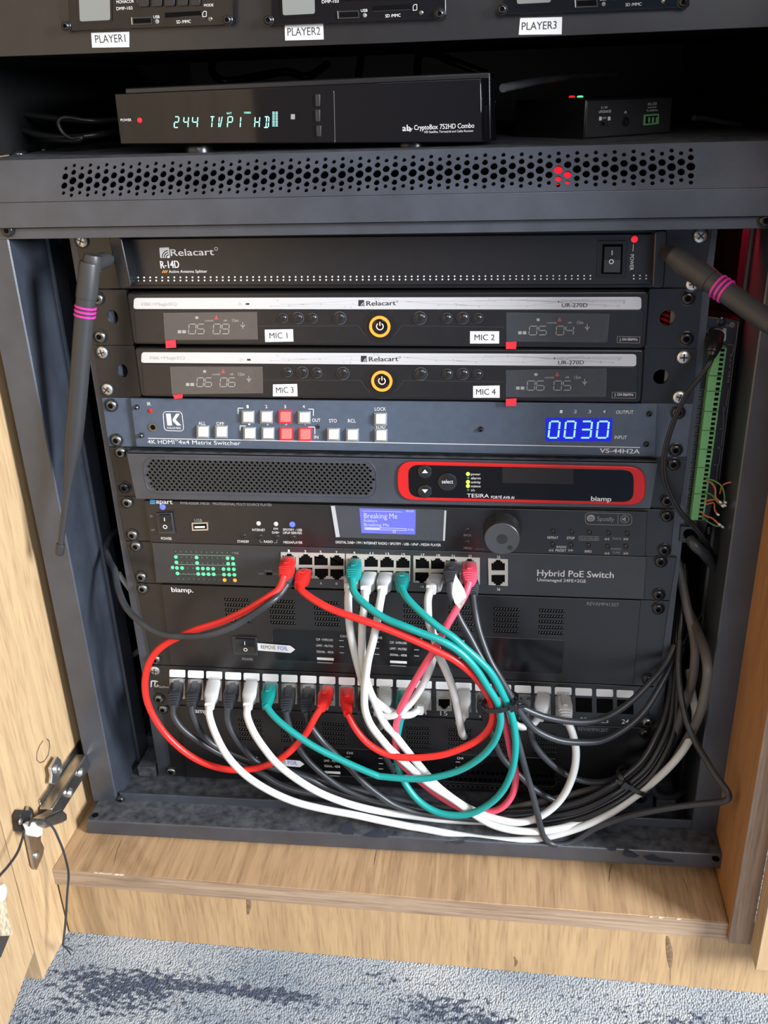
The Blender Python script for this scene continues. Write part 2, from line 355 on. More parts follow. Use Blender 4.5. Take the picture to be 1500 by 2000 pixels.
    def build(s, name, parent=None, bevel=0.0, smooth=38, origin=None, segs=2):
        org = ORG[parent] if parent is not None else W(origin if origin is not None else s.v[0])
        me = bpy.data.meshes.new(name)
        me.from_pydata([W(p)-org for p in s.v], [], s.f)
        for k in s.mats: me.materials.append(MT[k])
        me.polygons.foreach_set('material_index', s.m)
        bm = bmesh.new(); bm.from_mesh(me); bmesh.ops.recalc_face_normals(bm, faces=bm.faces); bm.to_mesh(me); bm.free()
        if smooth is not None:
            me.polygons.foreach_set('use_smooth', [True]*len(me.polygons)); me.set_sharp_from_angle(angle=math.radians(smooth))
        me.update()
        o = bpy.data.objects.new(name, me); link(o); ORG[o] = org
        if parent is not None: o.parent = parent
        else: o.location = org
        if bevel > 0:
            b = o.modifiers.new('bevel', 'BEVEL'); b.width = bevel*S; b.segments = segs; b.limit_method = 'ANGLE'; b.angle_limit = math.radians(50)
        return o
def rounded(pts, r, seg=4):
    pts = [Vector(p) for p in pts]; out = []; n = len(pts)
    for i in range(n):
        a, b, c = pts[i-1], pts[i], pts[(i+1) % n]
        d1 = (a-b); d2 = (c-b); rr = min(r, d1.length*0.49, d2.length*0.49); d1.normalize(); d2.normalize()
        p, q = b+d1*rr, b+d2*rr
        for k in range(seg+1):
            t = k/seg; out.append(p*(1-t)**2+b*(2*t*(1-t))+q*t**2)
    return out
def spline(pts, n=6):
    P = [Vector(p) for p in pts]; P = [P[0]*2-P[1]]+P+[P[-1]*2-P[-2]]; out = []
    for i in range(1, len(P)-2):
        for j in range(n):
            t = j/n; a, b, c, d = P[i-1:i+3]
            out.append(0.5*((2*b)+(c-a)*t+(2*a-5*b+4*c-d)*t*t+(3*b-a-3*c+d)*t**3))
    out.append(P[-2]); return out
def path(pts):
    """(px, py[, y]) points; missing depths run evenly between the given ones; ('z', v) rests on that height"""
    ys = []
    for p in pts:
        if len(p) < 3: ys.append(None)
        elif isinstance(p[2], tuple): ys.append(UZ(p[0], p[1], p[2][1]).y if p[2][0] == 'z' else UX(p[0], p[1], p[2][1]).y)
        else: ys.append(float(p[2]))
    idx = [i for i, y in enumerate(ys) if y is not None]
    for a, b in zip(idx, idx[1:]):
        for i in range(a+1, b): ys[i] = ys[a]+(ys[b]-ys[a])*(i-a)/(b-a)
    return [U(p[0], p[1], y) for p, y in zip(pts, ys)]
def pierced(outline, circles, thick, to_world, name, matk, parent, n=10):
    """flat sheet with real holes; outline and circles in sheet coordinates, to_world maps (u, v, w) to mm"""
    c = bpy.data.curves.new('sheet', 'CURVE'); c.dimensions = '2D'; c.fill_mode = 'BOTH'; c.extrude = thick/2
    def sp(pts):
        s = c.splines.new('POLY'); s.points.add(len(pts)-1)
        for i, p in enumerate(pts): s.points[i].co = (p[0], p[1], 0, 1)
        s.use_cyclic_u = True
    sp(outline)
    for (u, v, ru, rv) in circles: sp([(u+ru*math.cos(2*math.pi*i/n), v+rv*math.sin(2*math.pi*i/n)) for i in range(n)])
    o = bpy.data.objects.new('sheet', c); link(o); bpy.context.view_layer.update()
    me = bpy.data.meshes.new_from_object(o.evaluated_get(bpy.context.evaluated_depsgraph_get()))
    b = M(); b.add([to_world(*v.co) for v in me.vertices], [list(p.vertices) for p in me.polygons], matk)
    bpy.data.objects.remove(o); bpy.data.curves.remove(c); bpy.data.meshes.remove(me)
    return b.build(name, parent, smooth=None)

SCREW = {}
def screw(parent, px, py, y=0.0, kind='gscrew', r=5.0, name='rack_screw'):
    key = (kind, r)
    if key not in SCREW:
        b = M(); b.lathe((0, 0, 0), (0, -1, 0), [(r*1.18, 0), (r*1.18, 0.9), (r*1.1, 1.1)], 'bscrew' if kind != 'chrome' else 'dark', 20)
        b.lathe((0, 0, 0), (0, -1, 0), [(r, 0.8), (r, 1.5), (r*0.9, 2.5), (r*0.66, 3.1), (r*0.5, 3.3), (r*0.46, 3.3), (r*0.44, 2.2)] if kind != 'chrome' else [(r, 0.8), (r*0.98, 1.5), (r*0.8, 2.2), (r*0.5, 2.6), (0.2, 2.75)], kind, 20)
        if kind == 'chrome':
            for a in (0.4, 0.4+math.pi/2):
                d = Vector((math.cos(a), 0, math.sin(a))); e = Vector((-d.z, 0, d.x))
                b.prism([d*r*0.6+e*0.5+Vector((0, -2.45, 0)), d*r*0.6-e*0.5+Vector((0, -2.45, 0)), -d*r*0.6-e*0.5+Vector((0, -2.45, 0)), -d*r*0.6+e*0.5+Vector((0, -2.45, 0))], (0, -0.45, 0), 'bscrew')
        else: b.lathe((0, -2.4, 0), (0, -1, 0), [(r*0.46, 0), (r*0.46, 0.25)], 'hole', 6)
        o = b.build(name, None, 0, 40, origin=(0, 0, 0)); me = o.data; bpy.data.objects.remove(o); SCREW[key] = me
    o = bpy.data.objects.new(name, SCREW[key]); link(o); o.parent = parent
    o.location = W(U(px, py, y))-ORG[parent]; ORG[o] = W(U(px, py, y))
    o.rotation_euler = (0, random.uniform(0, 6), 0)
    return o
def screws(parent, lst, y=0.0):
    for px, py, kind in lst: screw(parent, px, py, y, kind)

# ================================================================== the room
b = M(); b.box(-1600, 1600, -900, 600, -650, -638, 'carpet'); o = b.build('floor', origin=(0, 0, -638)); tag(o, 'grey blue carpet with dark flecked streaks', 'carpet', kind='structure')

# ================================================================== the cabinet
SX0, SX1 = -311.0, 297.0
cab = thing('wooden_cabinet', 'oak veneer cabinet built around the black equipment rack', 'cabinet', (0, 100, -638))
b = M(); b.box(SX0-18, SX0, -167, 560, -638, 520, 'doorwood'); sl = b.build('side_panel', cab, 0.4)
b = M()   # pencil ring on the side panel
b.tube([UX(a, c, SX0+0.3) for a, c in ((84, 1447), (78, 1455), (72, 1470), (72, 1484), (78, 1490), (86, 1487), (94, 1475), (97, 1460), (96, 1448), (92, 1443))], 0.35, 'dark', 5); b.build('pencil_ring', sl)
b = M(); b.box(SX1, SX1+18, -119.5, 560, -572, 520, 'sidewood'); sr = b.build('side_panel', cab, 0.3)
b = M(); b.box(SX1, SX1+18, -121, -119.5, -572, 520, 'edgewood'); b.build('edge_band', sr)
b = M(); b.box(SX0+0.3, SX1-0.3, -114, 560, -574, -556, 'shelfwood'); sh = b.build('bottom_board', cab, 0.4)
b = M(); b.box(SX0+0.3, SX1-0.3, -115.2, -114, -574, -556.3, 'edgewoodx'); b.build('edge_band', sh)
b = M()   # chips knocked out of the board's front edge
for a, c, r in ((188, 1702, 4), (197, 1704, 5), (207, 1706, 6), (216, 1707, 5.5), (227, 1708, 6), (236, 1710, 4), (1272, 1789, 2.5), (1290, 1789, 3), (1325, 1792, 3)):
    p = UZ(a, c, -556); b.loft((p.x-r*0.7, -114.2, -556.2), (p.x+r*0.7, -114.2, -556.4), (0, 1, 0), [(0, 1, 0.6), (0.4, 2.2+random.random(), 1.6), (1, 1, 0.5)], 'chipboard', 7, 2)
b.build('chipped_edge', sh)
b = M(); b.box(SX0+2, 460, -114, -96, -638, -574, 'plinthwood'); pk = b.build('plinth', cab, 0.4)
for pts, w in ((((1195, 1688), (1192, 1702), (1190, 1722)), 1.0), (((736, 1661), (733, 1676), (731, 1690)), 0.6), (((1332, 1712), (1340, 1728), (1344, 1748)), 0.8), (((238, 1640), (228, 1668), (222, 1690)), 0.7)):
    b = M(); b.tube([UZ(a, c, -555.95) for a, c in pts], [w*0.4, w*0.7, w*0.25], 'crack', 5); b.build('grain_crack', sh)
for pts, w in ((((482, 1745), (486, 1765), (484, 1786)), 2.6), (((1303, 1828), (1307, 1860), (1309, 1890)), 3.0), (((1004, 1868), (1008, 1878), (1006, 1888)), 1.6), (((1309, 1885), (1309, 1905), (1308, 1920)), 0.5)):
    b = M(); q = [U(a, c, -114.0) for a, c in pts]; b.tube(spline(q, 4), [w*(0.25+0.75*math.sin(math.pi*(i+0.5)/(4*(len(q)-1)+1))) for i in range(4*(len(q)-1)+1)], 'crack', 6); o = b.build('wood_knot', pk); o.scale = (1, 0.12, 1); o.location = (0, (U(0, 0, -114).y-100)*S*(1-0.12), 0)
b = M(); b.box(SX0, SX1, 540, 555, -556, 520, 'inside'); b.build('back_panel', cab)
b = M(); b.box(SX0, SX1, -20, 555, 300, 316, 'inside'); b.build('upper_board', cab)
for x in (SX0+0.2, SX1-3.2):
    b = M(); b.box(x, x+3, -44, 545, 58, 300, 'inside'); b.build('darkening_sheet', cab)  # black sheets added over the oak to make the compartment sides look dark
# left door, swung open, hinge side against the side panel
DN = Vector((72, 12, 0)).normalized(); DP = Vector((-311, -168.5, 0)); DD = Vector((12, -72, 0)).normalized()
b = M(); p0 = Vector((-311, -168.5, -600)); L = 420
b.prism([p0, p0+DD*L, p0+DD*L+Vector((0, 0, 1120)), p0+Vector((0, 0, 1120))], -DN*18, 'doorwood'); dl = b.build('door', cab, 0.4)
dl['label'] = 'door standing wide open on the left with its hinge showing'
b = M(); q = [UP(a, c, DP+DN*0.3, DN) for a, c in ((0, 1752), (9, 1756), (14, 1785), (20, 1812), (24, 1824), (14, 1830), (0, 1832))]; b.prism(q, DN*0.5, 'chipboard'); b.build('torn_veneer', dl)
b = M(); q = [UP(a, c, DP+DN*0.3, DN) for a, c in ((-12, 1829), (15, 1828), (-2, 1870), (-20, 1880))]; b.prism(q, DN*1.6, 'knob'); b.build('cover_plate', dl)
b = M(); b.lathe(UP(0, 1744, DP, DN), DN, [(7, 0), (7, 2.5), (5, 4)], 'clip', 16); b.build('nylon_cap', dl)
b = M(); b.box(315.2, 460, -142, -121.2, -577, 520, 'doorwood'); dr = b.build('door', cab, 0.4)
dr['label'] = 'closed door of the neighbouring compartment at the right edge'
# hinge
hg = M()
PN = Vector((1, 0, 0))
def X3(a, c, x): return UX(a, c, x)
ya0, ya1 = -26.0, -112.0
hg.prism([(-311, ya0, -505), (-311, ya1, -505), (-311, ya1, -476), (-311, ya0, -476)], (2, 0, 0), 'nickel'); hinge = hg.build('hinge', cab, 0.5)
hinge['label'] = 'nickel plated door hinge near the bottom of the left side'
b = M(); b.box(-309, -296.5, -116, -40, -499, -481, 'nickel'); b.build('hinge_arm', hinge, 1.6)
b = M(); q = [X3(*p, -306) for p in ((93, 1500), (107, 1477), (114, 1484), (117, 1500), (112, 1516), (104, 1532), (94, 1530), (96, 1515))]; b.prism(q, (3, 0, 0), 'chrome')
b.lathe(X3(110, 1502, -303), (1, 0, 0), [(4.2, 0), (4, 1.6), (2.8, 2.4), (2, 2.4), (1.5, 1.2)], 'chrome', 14); b.build('mounting_wing', hinge, 1.2)
for a, c in ((134, 1548), (155, 1508)):
    b = M(); b.lathe(X3(a, c, -296.5), (1, 0.0, -0.2), [(4.4, 0), (4.2, 2), (3.2, 3.4), (1.4, 4.2)], 'chrome', 14); b.build('hinge_rivet', hinge)
b = M(); b.prism([X3(*p, -300) for p in ((60, 1598), (76, 1590), (97, 1579), (107, 1588), (108, 1600), (98, 1606), (66, 1616))], (12, 0, 0), 'nickel'); b.build('hinge_link', hinge, 1.5)
b = M(); b.prism([X3(*p, -309) for p in ((51, 1574), (58, 1580), (62, 1600), (75, 1612), (73, 1640), (80, 1655), (78, 1668), (65, 1699), (60, 1692), (48, 1635), (42, 1600))], (3.5, 0, 0), 'nickel')
b.lathe(X3(71, 1670, -305.5), (1, 0, 0), [(3.6, 0), (3.4, 1.2), (2, 2)], 'chrome', 12); b.lathe(X3(54, 1596, -305.5), (1, 0, 0), [(4.2, 0), (4, 2), (2.6, 3)], 'chrome', 12); b.build('hinge_cup_plate', hinge, 0.8)
b = M(); b.prism([X3(*p, -309) for p in ((25, 1592), (31, 1581), (48, 1582), (45, 1592), (45, 1622), (28, 1624))], (7, 0, 0), 'knob')
b.lathe(X3(39, 1604, -302), (1, 0, 0), [(3, 0), (2.8, 1.2), (1.5, 1.8)], 'chrome', 12); b.build('damper_housing', hinge, 0.6)

# loose wire hanging from the hinge, held by a white nylon clip
t = thing('loose_wire', 'thin dark two core wire hanging from the lower left hinge', 'wire', UX(127, 1800, -285))
pp = spline([X3(57, 1612, -292), X3(62, 1603, -286), X3(85, 1603, -284), X3(103, 1616, -282), X3(115, 1640, -281), X3(123, 1660, -280), X3(130, 1685, -280), X3(134, 1710, -281), X3(131, 1750, -283), X3(128, 1800, -286), X3(123, 1847, -288)], 5)
b = M(); b.tube(pp, 1.05, 'cgrey', 8); b.build('wire', t)
b = M(); e = X3(123, 1847, -288)
for a, c in ((141, 1856), (138, 1864)): b.tube([e, X3((123+a)/2+1, (1847+c)/2-1, -288), X3(a, c, -288)], 0.7, 'cgrey', 6)
b.tube([e, X3(125, 1870, -288), X3(126, 1892, -288)], 0.25, 'copper', 5); b.build('frayed_ends', t)
b = M(); b.tube(spline([X3(47, 1622, -296), X3(43, 1640, -294), X3(34, 1665, -292), X3(17, 1690, -290), X3(-6, 1716, -288)], 5), 1.1, 'cgrey', 8); b.build('wire', t)
b = M(); b.prism([X3(*p, -298) for p in ((42, 1609), (51, 1604), (57, 1611), (68, 1615), (66, 1631), (58, 1634), (48, 1631), (47, 1620))], (8, 0, 0), 'clip'); o = b.build('cable_clip', None, 1.2); tag(o, 'white nylon clip gripping the loose wire at the hinge', 'clip')

# ================================================================== the rack frame
rk = thing('equipment_rack', 'black steel equipment rack holding the audio units', 'rack', (0, 100, -556))
for s in (-1, 1):
    b = M()
    prof = [(-300, -40), (-276, -40), (-275, -39), (-275, -6), (-276.5, -4), (-276.5, 20), (-274, 22), (-274, 44), (-300, 44)]
    b.prism([(s*x, y, -540) for x, y in prof], (0, 0, 552), 'frame'); b.build('corner_post', rk, 0.5)
    b = M(); b.box(s*300-0.0, s*299, 34, 500, -540, 40, 'inside'); b.build('side_sheet', rk)
    b = M(); prof = [(247, 2.6), (222, 2.6), (220, 4), (220, 40), (222, 40), (222, 5.5), (246, 5.5), (246, 24), (247, 24)]
    b.prism([(s*x, y, -540) for x, y in prof], (0, 0, 548), 'frame'); b.build('mounting_rail', rk)
    b = M(); b.box(s*240, s*276, 46, 60, -544, -526, 'frame'); b.box(s*250, s*268, 0, 470, -540, -528, 'dusty'); b.build('base_bracket', rk, 0.6)
b = M(); b.box(-299, 299, 470, 500, -540, 50, 'inside'); b.build('rear_sheet', rk)
b = M(); b.box(-298, 298, -40, 500, -549, -541, 'dusty'); b.build('base_plate', rk)
# bottom channel: dusty top face, front face, standing flange
TL, TR = U(168, 1602, -68), U(1420, 1670, -68); BL, BR = U(170, 1632, -68), U(1418, 1716, -68); BL.z = max(BL.z, -555.6); BR.z = max(BR.z, -555.6)
b = M(); b.prism([TL, BL, BL+Vector((0, 38, 0)), TL+Vector((0, 38, 0))], TR-TL, 'dusty')
b.mats = ['dusty', 'frame']; b.m = [0, 0, 0, 1, 1, 0] if False else b.m
lip = b.build('bottom_channel', rk, 1.6, segs=3)
for pl in lip.data.polygons: pl.material_index = 0 if pl.normal.z > 0.7 else 1
for px, py in ((186, 1592), (1398, 1677)):
    b = M(); p = UZ(px, py, TL.z+0.2 if px < 700 else TR.z+0.2); b.lathe(p, (0, 0, 1), [(3.2, -0.4), (3.2, 0.15)], 'hole', 14); b.build('bolt_hole', lip)
def lipz(px, py):
    nl = (TR-TL).cross(Vector((0, 1, 0))).normalized(); return UP(px, py, TL+Vector((0, 0, 0.15)), nl)
for pts in (((660, 1622), (668, 1607), (682, 1605), (692, 1618), (690, 1630), (672, 1630)), ((706, 1632), (728, 1622), (742, 1617), (748, 1624), (764, 1628), (756, 1636), (730, 1636)), ((880, 1645), (905, 1641), (910, 1646), (890, 1650)), ((1215, 1668), (1222, 1657), (1236, 1664), (1250, 1672), (1240, 1676), (1222, 1674)), ((1256, 1672), (1276, 1668), (1290, 1676), (1310, 1678), (1318, 1684), (1290, 1684), (1264, 1680)), ((1185, 1655), (1205, 1652), (1203, 1662), (1190, 1662))):
    b = M(); q = [lipz(*p) for p in pts]; b.prism(q, (0, 0, 0.1), 'frame'); b.build('wiped_mark', lip)
FL, FR = TL+Vector((23, 30, 0)), TR+Vector((-23, 30, 0))
b = M(); b.prism([FL, FR, FR+Vector((0, 0, 9)), FL+Vector((0, 0, 9))], (0, 2, 0), 'frame'); b.build('channel_flange', rk, 0.3)
for px, py in ((236, 1560), (1349, 1634)): screw(rk, px, py, FL.y-0.5, 'bscrew', 3.6)
# top cover with a sloped perforated front
CY, CZ0, CZ1 = -45.0, 11.3, 30.0
SLT = Vector((0, -27, 57.5)); SLB = Vector((0, CY, CZ1)); sn = (SLT-SLB).normalized(); nn = Vector((0, -sn.z, sn.y)); SLEN = (SLT-SLB).length
b = M(); b.box(-304, 304, CY, CY+1.5, CZ0, CZ1, 'frame'); b.box(-304, 304, CY, CY+8, CZ0, CZ0+1.2, 'frame')
cover = b.build('top_cover', rk, 0.4)
def slope(px, py):
    p = UP(px, py, SLB, nn); return p.x, (p-SLB).dot(sn)
hl = slope(143, 348); hr = slope(1349, 326); NA = 36; stp = (hr[0]-hl[0])/(NA-1); mid = SLEN*0.47
circ = []
rows_a = ((0.92, 2.35), (0.72, 3.3), (0.47, 4.75), (0.22, 3.3), (0.04, 2.35)); rows_b = ((0.84, 2.35), (0.60, 4.1), (0.33, 4.1), (0.11, 2.35))
vlo, vhi = 3.4, SLEN-3.2
for i in range(NA):
    for fr, d in rows_a: circ.append((hl[0]+i*stp, vlo+(vhi-vlo)*fr, d*0.62, d*0.62))
    for fr, d in rows_b: circ.append((hl[0]+(i-0.5)*stp, vlo+(vhi-vlo)*fr, d*0.62, d*0.62))
pierced([(-304, 0), (304, 0), (304, SLEN), (-304, SLEN)], circ, 1.2, lambda u, v, w: Vector((u, 0, 0))+SLB+sn*v+nn*w, 'perforated_slope', 'frame', rk, 12)
b = M(); b.box(-304, 304, -27.4, 470, 56, 57.5, 'dusty'); b.build('top_plate', rk)
b = M(); b.box(-303, 303, -41, -38.5, 3.4, 13, 'frame'); b.box(-276, 276, -38.5, 0, 3.4, 5, 'frame'); b.build('top_strip', rk, 0.3)
for px, py in ((16, 449), (1495, 430)): screw(rk, px, py, -41, 'bscrew', 4.6)
for px, py in ((36, 301), (85, 293)):
    c = UZ(px, py, 57.5); b = M(); b.lathe(c, (0, 0, 1), [(7.5, -0.2), (7.5, 0.8), (6.4, 2.4), (3.5, 3.6), (1, 3.9)], 'bscrew', 20); b.build('rack_screw', rk)
# red lamp glowing inside the top of the rack and behind the right rail
rb = thing('indicator_board', 'red glowing indicator behind the perforated rack top', 'indicator light', (190, 10, 34))
b = M(); b.box(150, 262, 12, 16, 8, 26, 'inside'); b.build('circuit_board', rb)
for px, py in ((1088, 352), (1107, 343), (1091, 333), (1107, 357)):
    b = M(); p = U(px, py, 8); b.lathe(p, (0, -1, 0), [(3.4, -3), (3.4, 1), (2.4, 2.6), (0.8, 3.2)], 'ledr', 12); b.build('lamp', rb)
b = M(); c = U(1304, 621, 14)
for k in range(4): b.lathe(c+Vector((0, 0, -7.5+k*4)), (0.3, 0.1, 1), [(1, 0), (7, 0.6), (7.6, 1.6), (7, 2.6), (1, 3.2)], 'tesred', 18)  # ribs coloured red in place of the red glow falling on them
b.build('red_lit_ribs', rb)
l = bpy.data.lights.new('red_indicator_light', 'SPOT'); l.energy = 2.2; l.color = (1, 0.02, 0.06); l.shadow_soft_size = 0.004; l.spot_size = 0.85; l.spot_blend = 0.3
o = bpy.data.objects.new('red_indicator_light', l); link(o); o.location = W((254, 110, 34)); o.rotation_euler = (Vector(W((290, 55, -8)))-o.location).to_track_quat('-Z', 'Y').to_euler()

# ================================================================== upper compartment
# the carrier for the three players
PY = -20.0
mp = thing('player_carrier', 'wide black panel across the top carrying three players', 'panel', (0, 0, 126))
b = M(); b.q([(-30, -60), (1530, -95), (1530, 52), (760, 84), (-30, 112)], PY, 3, 'panel'); b.build('faceplate', mp, 0.4)
b = M(); b.box(-300, 296, PY+3, 330, 128, 134, 'inside'); b.build('carrier_tray', mp)
def sticker(parent, quad, text, y, p, q, h, name='label_sticker'):
    b = M(); b.q(quad, y, 0.35, 'label'); b.text(text, p, q, h, y-0.05, 'dark', 0.1); return b.build(name, parent)
sticker(mp, ((178, 64), (252, 62), (252, 92), (180, 93)), 'PLAYER1', PY-0.4, (187, 84), (246, 82), 15)
sticker(mp, ((556, 48), (631, 46), (632, 77), (557, 79)), 'PLAYER2', PY-0.4, (562, 70), (626, 68), 15)
sticker(mp, ((1016, 35), (1098, 33), (1097, 67), (1013, 68)), 'PLAYER3', PY-0.4, (1019, 59), (1087, 56), 15)
def player(dx, dy, k, label):
    """front panel of a player; offsets move the first player's pixels, k scales along"""
    y = PY-5
    def p(a, c): return (dx+(a-132)*k, dy+(c-60)*k-(a-132)*0.035*(k-1)*0)
    r = thing('media_player_module', label, 'player', U(*p(290, 55), y), 'three players in the top panel')
    b = M(); b.rq([p(132, -40), p(455, -52), p(457, 48), p(135, 61)], y, 5, 'gloss', 2.5); b.build('faceplate', r, 0.5)
    b = M(); b.rq([p(150, -8), p(218, -10), p(219, 43), p(152, 47)], y-0.6, 0.6, 'gloss', 1.5); b.rq([p(154, -4), p(214, -6), p(215, 39), p(156, 42)], y-0.9, 0.4, 'lcd', 1.5); b.build('display', r)
    for i, x in enumerate((270, 296, 321, 346, 371)):
        b = M(); b.rq([p(x, -10), p(x+20, -11), p(x+20, 13-i*0.6), p(x, 14-i*0.6)], y-2, 2, 'bbtn', 1.2); b.build('button', r, 0.4)
    b = M(); b.q([p(257, 34), p(296, 32.5), p(297, 47), p(258, 49)], y-1.0, 1, 'knob'); b.q([p(260, 36.5), p(294, 35), p(295, 44.5), p(261, 46)], y-1.2, 0.4, 'hole'); b.line([p(257, 34), p(258, 48)], y-1.0, 1.5, 'chrome'); b.build('usb_port', r)
    b = M(); b.q([p(322, 25), p(392, 21), p(392, 31), p(322, 35)], y-0.4, 0.4, 'hole'); b.line([p(322, 35), p(392, 31)], y, 1.2, 'knob', 0.4); b.build('card_slot', r)
    b = M()
    b.text('MONACOR', p(228, 7), p(262, 5), 6, y, 'white'); b.text('DMP-103', p(228, 20), p(259, 18.5), 6, y, 'white'); b.text('FOLDER', p(268, 6), p(290, 5), 5, y, 'dim'); b.text('MODE', p(399, 13), p(417, 12.2), 5, y, 'white')
    b.text('USB', p(300, 36), p(312, 35.4), 5.5, y, 'white'); b.text('SD /MMC', p(345, 46), p(373, 44.6), 6, y, 'white')
    b.line([p(396, 33), p(396, 25), p(399, 22), p(403, 22), p(403, 32), p(396, 33)], y, 0.9, 'white'); b.build('lettering', r)
    for px, py in ((307, 42), (411, 37)):
        b = M(); b.dot(*p(px, py), 4, y, 1, 'gscrew' if px > 400 else 'lcd', dome=True); b.build('indicator_lamp', r)
    for px, py in ((130, 51), (445, 39)): screw(r, *p(px, py), y, 'bscrew', 3.0)
    return r
player(132, 60, 1.0, 'player module with grey display above the PLAYER1 sticker')
player(527, 49, 1.06, 'player module with grey display above the PLAYER2 sticker')
player(983, 28, 1.12, 'player module with grey display above the PLAYER3 sticker')

# set top box
ry = 0.0
st = thing('set_top_box', 'black satellite receiver with a green 244 display', 'receiver', (-60, 60, 57.5))
b = M(); fq = [U(223, 183, ry), U(235, 282, ry), U(942, 278, ry), U(940, 152, ry)]; b.prism(fq, (0, 9, 0), 'gloss'); b.build('front_panel', st, 0.8)
b = M(); a0, a1 = fq[0]+Vector((5, 9, 3.6)), fq[3]+Vector((6, 9, 3.6)); c0, c1 = fq[1]+Vector((3, 9, 1)), fq[2]+Vector((6, 9, 1)); b.prism([a0, c0, c1, a1], (0, 170, 0), 'panel'); b.build('case', st, 1.0)
b = M(); b.prism([fq[3], fq[2], fq[2]+Vector((9, 16, 0)), fq[3]+Vector((9, 16, 0))], (0.5, 5, 0), 'gloss'); b.build('side_cheek', st, 0.4)
for px in (378, 800):
    c = U(px, 290, ry+8); b = M(); b.lathe((c.x, ry+20, 57.5), (0, 0, 1), [(11, 0), (11, 4), (10, 6)], 'satin', 20); b.build('foot', st)
b = M(); b.q([(615, 181), (652, 180), (654, 275), (618, 277)], ry-0.3, 0.5, 'gloss'); b.line([(652, 178), (654, 277)], ry, 1.2, 'dim')
b.build('button_strip', st)
for px, py, h in ((620, 196, 24), (620, 226, 24), (622, 256, 22)):
    b = M(); b.rq([(px-5, py-h/2), (px+5, py-h/2), (px+5, py+h/2), (px-4, py+h/2)], ry-1.5, 1.5, 'knob', 0.8); b.build('button', st, 0.3)
b = M(); b.text('CH+', (626, 199), (638, 198.6), 5, ry, 'white'); b.text('POWER', (628, 229.5), (649, 229), 5, ry, 'white'); b.text('CH-', (629, 259), (639, 258.8), 5, ry, 'white')
b.text('POWER', (236, 237), (257, 236.6), 5, ry, 'white'); b.text('ab', (786, 256), (802, 255.5), 12, ry, 'white', bold=1)
b.text('CryptoBox', (809, 254), (855, 252), 9.5, ry, 'white', bold=1); b.text('752HD Combo', (859, 252), (926, 249.5), 9.5, ry, 'white', bold=1)
b.text('HD Satellite, Terrestrial and Cable Receiver', (829, 260), (925, 257.5), 4.5, ry, 'white')
for i in range(3): b.line([(796+i*2, 252+i*2.4), (806-i*1.6, 251.5+i*2.4)], ry, 1.0, 'white')
b.rq([(568, 223), (576, 223), (576, 233), (568, 233)], ry-0.15, 0.1, 'dim', 0.3); b.build('lettering', st)
b = M(); b.dot(273, 235, 4.5, ry, 0.8, 'ledr', dome=True); b.build('power_lamp', st)
b = M()
for ch, x0, x1 in (('2', 340, 348), ('4', 358, 367), ('4', 375, 385), ('T', 409, 418), ('V', 427, 430), ('P', 444, 453), ('1', 462, 469), ('H', 497, 506), ('D', 515, 524)): b.seg(ch, x0, x1, 228, 249, ry, 'segc', 1.8, 1.5)
b.line([(430, 248), (434, 228)], ry, 1.6, 'segc')
for i in range(10):
    for x in (532, 538): b.line([(x, 219+i*3), (x+4.5, 219+i*3)], ry, 1.3, 'segc')
b.text('SAT', (443, 223), (453, 222.7), 3.5, ry, 'segc'); b.text('STEREO', (477, 222), (490, 221.7), 3.5, ry, 'segc'); b.build('display_characters', st)

# small converter box beside it
C0, C1, C2 = UZ(1140, 272, 57.5), UZ(1308, 260, 57.5), None
v = (C1-C0); perp = Vector((-v.y, v.x, 0)); C3 = C0+perp*0.95; top = U(1141, 194, C0.y).z
cv = thing('converter_box', 'small black converter box with a green three pin socket', 'converter', C0)
b = M(); b.prism([C0, C1, C1+perp*0.95, C3], (0, 0, top-57.5), 'satin'); b.build('case', cv, 0.8)
vn = v.normalized(); H = Vector((0, 0, 1)); on = Vector((vn.y, -vn.x, 0))
def cvp(px, py): return UP(px, py, C0, on)
def cq(bb, pix, k, h=0.3, base=0.0): bb.prism([cvp(*p)+on*base for p in pix], on*h, k)
b = M(); b.prism([C0+vn*1+H*1, C1-vn*1+H*1, C1-vn*1+H*(top-59), C0+vn*1+H*(top-59)], on*0.6, 'grey'); b.build('end_plate', cv, 0.3)
b = M(); cq(b, ((1256, 224), (1285, 222), (1284, 242), (1255, 245)), 'green', 0.8, 0.6); cq(b, ((1259, 227), (1282, 225.5), (1281, 239), (1258, 241.5)), 'hole', 0.2, 1.4)
for i in range(3): cq(b, ((1263+i*7.5, 229), (1267+i*7.5, 228.7), (1266.5+i*7.5, 239), (1262.5+i*7.5, 239.3)), 'green', 0.3, 1.5)
b.build('terminal_socket', cv)
b = M(); b.lathe(cvp(1220, 237), on, [(3.4, 0.5), (3.4, 1.6), (2.2, 1.8), (2.0, 0.8)], 'bscrew', 14); b.build('audio_jack', cv)
b = M(); cq(b, ((1171, 237), (1185, 236), (1185, 245), (1171, 246)), 'knob', 0.8, 0.5); cq(b, ((1173, 239), (1178, 238.6), (1178, 244), (1173, 244.4)), 'hole', 0.3, 1.2); b.build('usb_port', cv)
def cvt(bb, s, p, q, hpx, k='white'):
    P, Q = cvp(*p), cvp(*q); vs, fs = glyphs(s); x0 = min(a[0] for a in vs); x1 = max(a[0] for a in vs); e = (Q-P)/(x1-x0); hm = (cvp(p[0], p[1]-hpx)-P).length/CAP
    bb.add([P+e*(a[0]-x0)+H*(a[1]*hm)+on*0.8 for a in vs], fs, k)
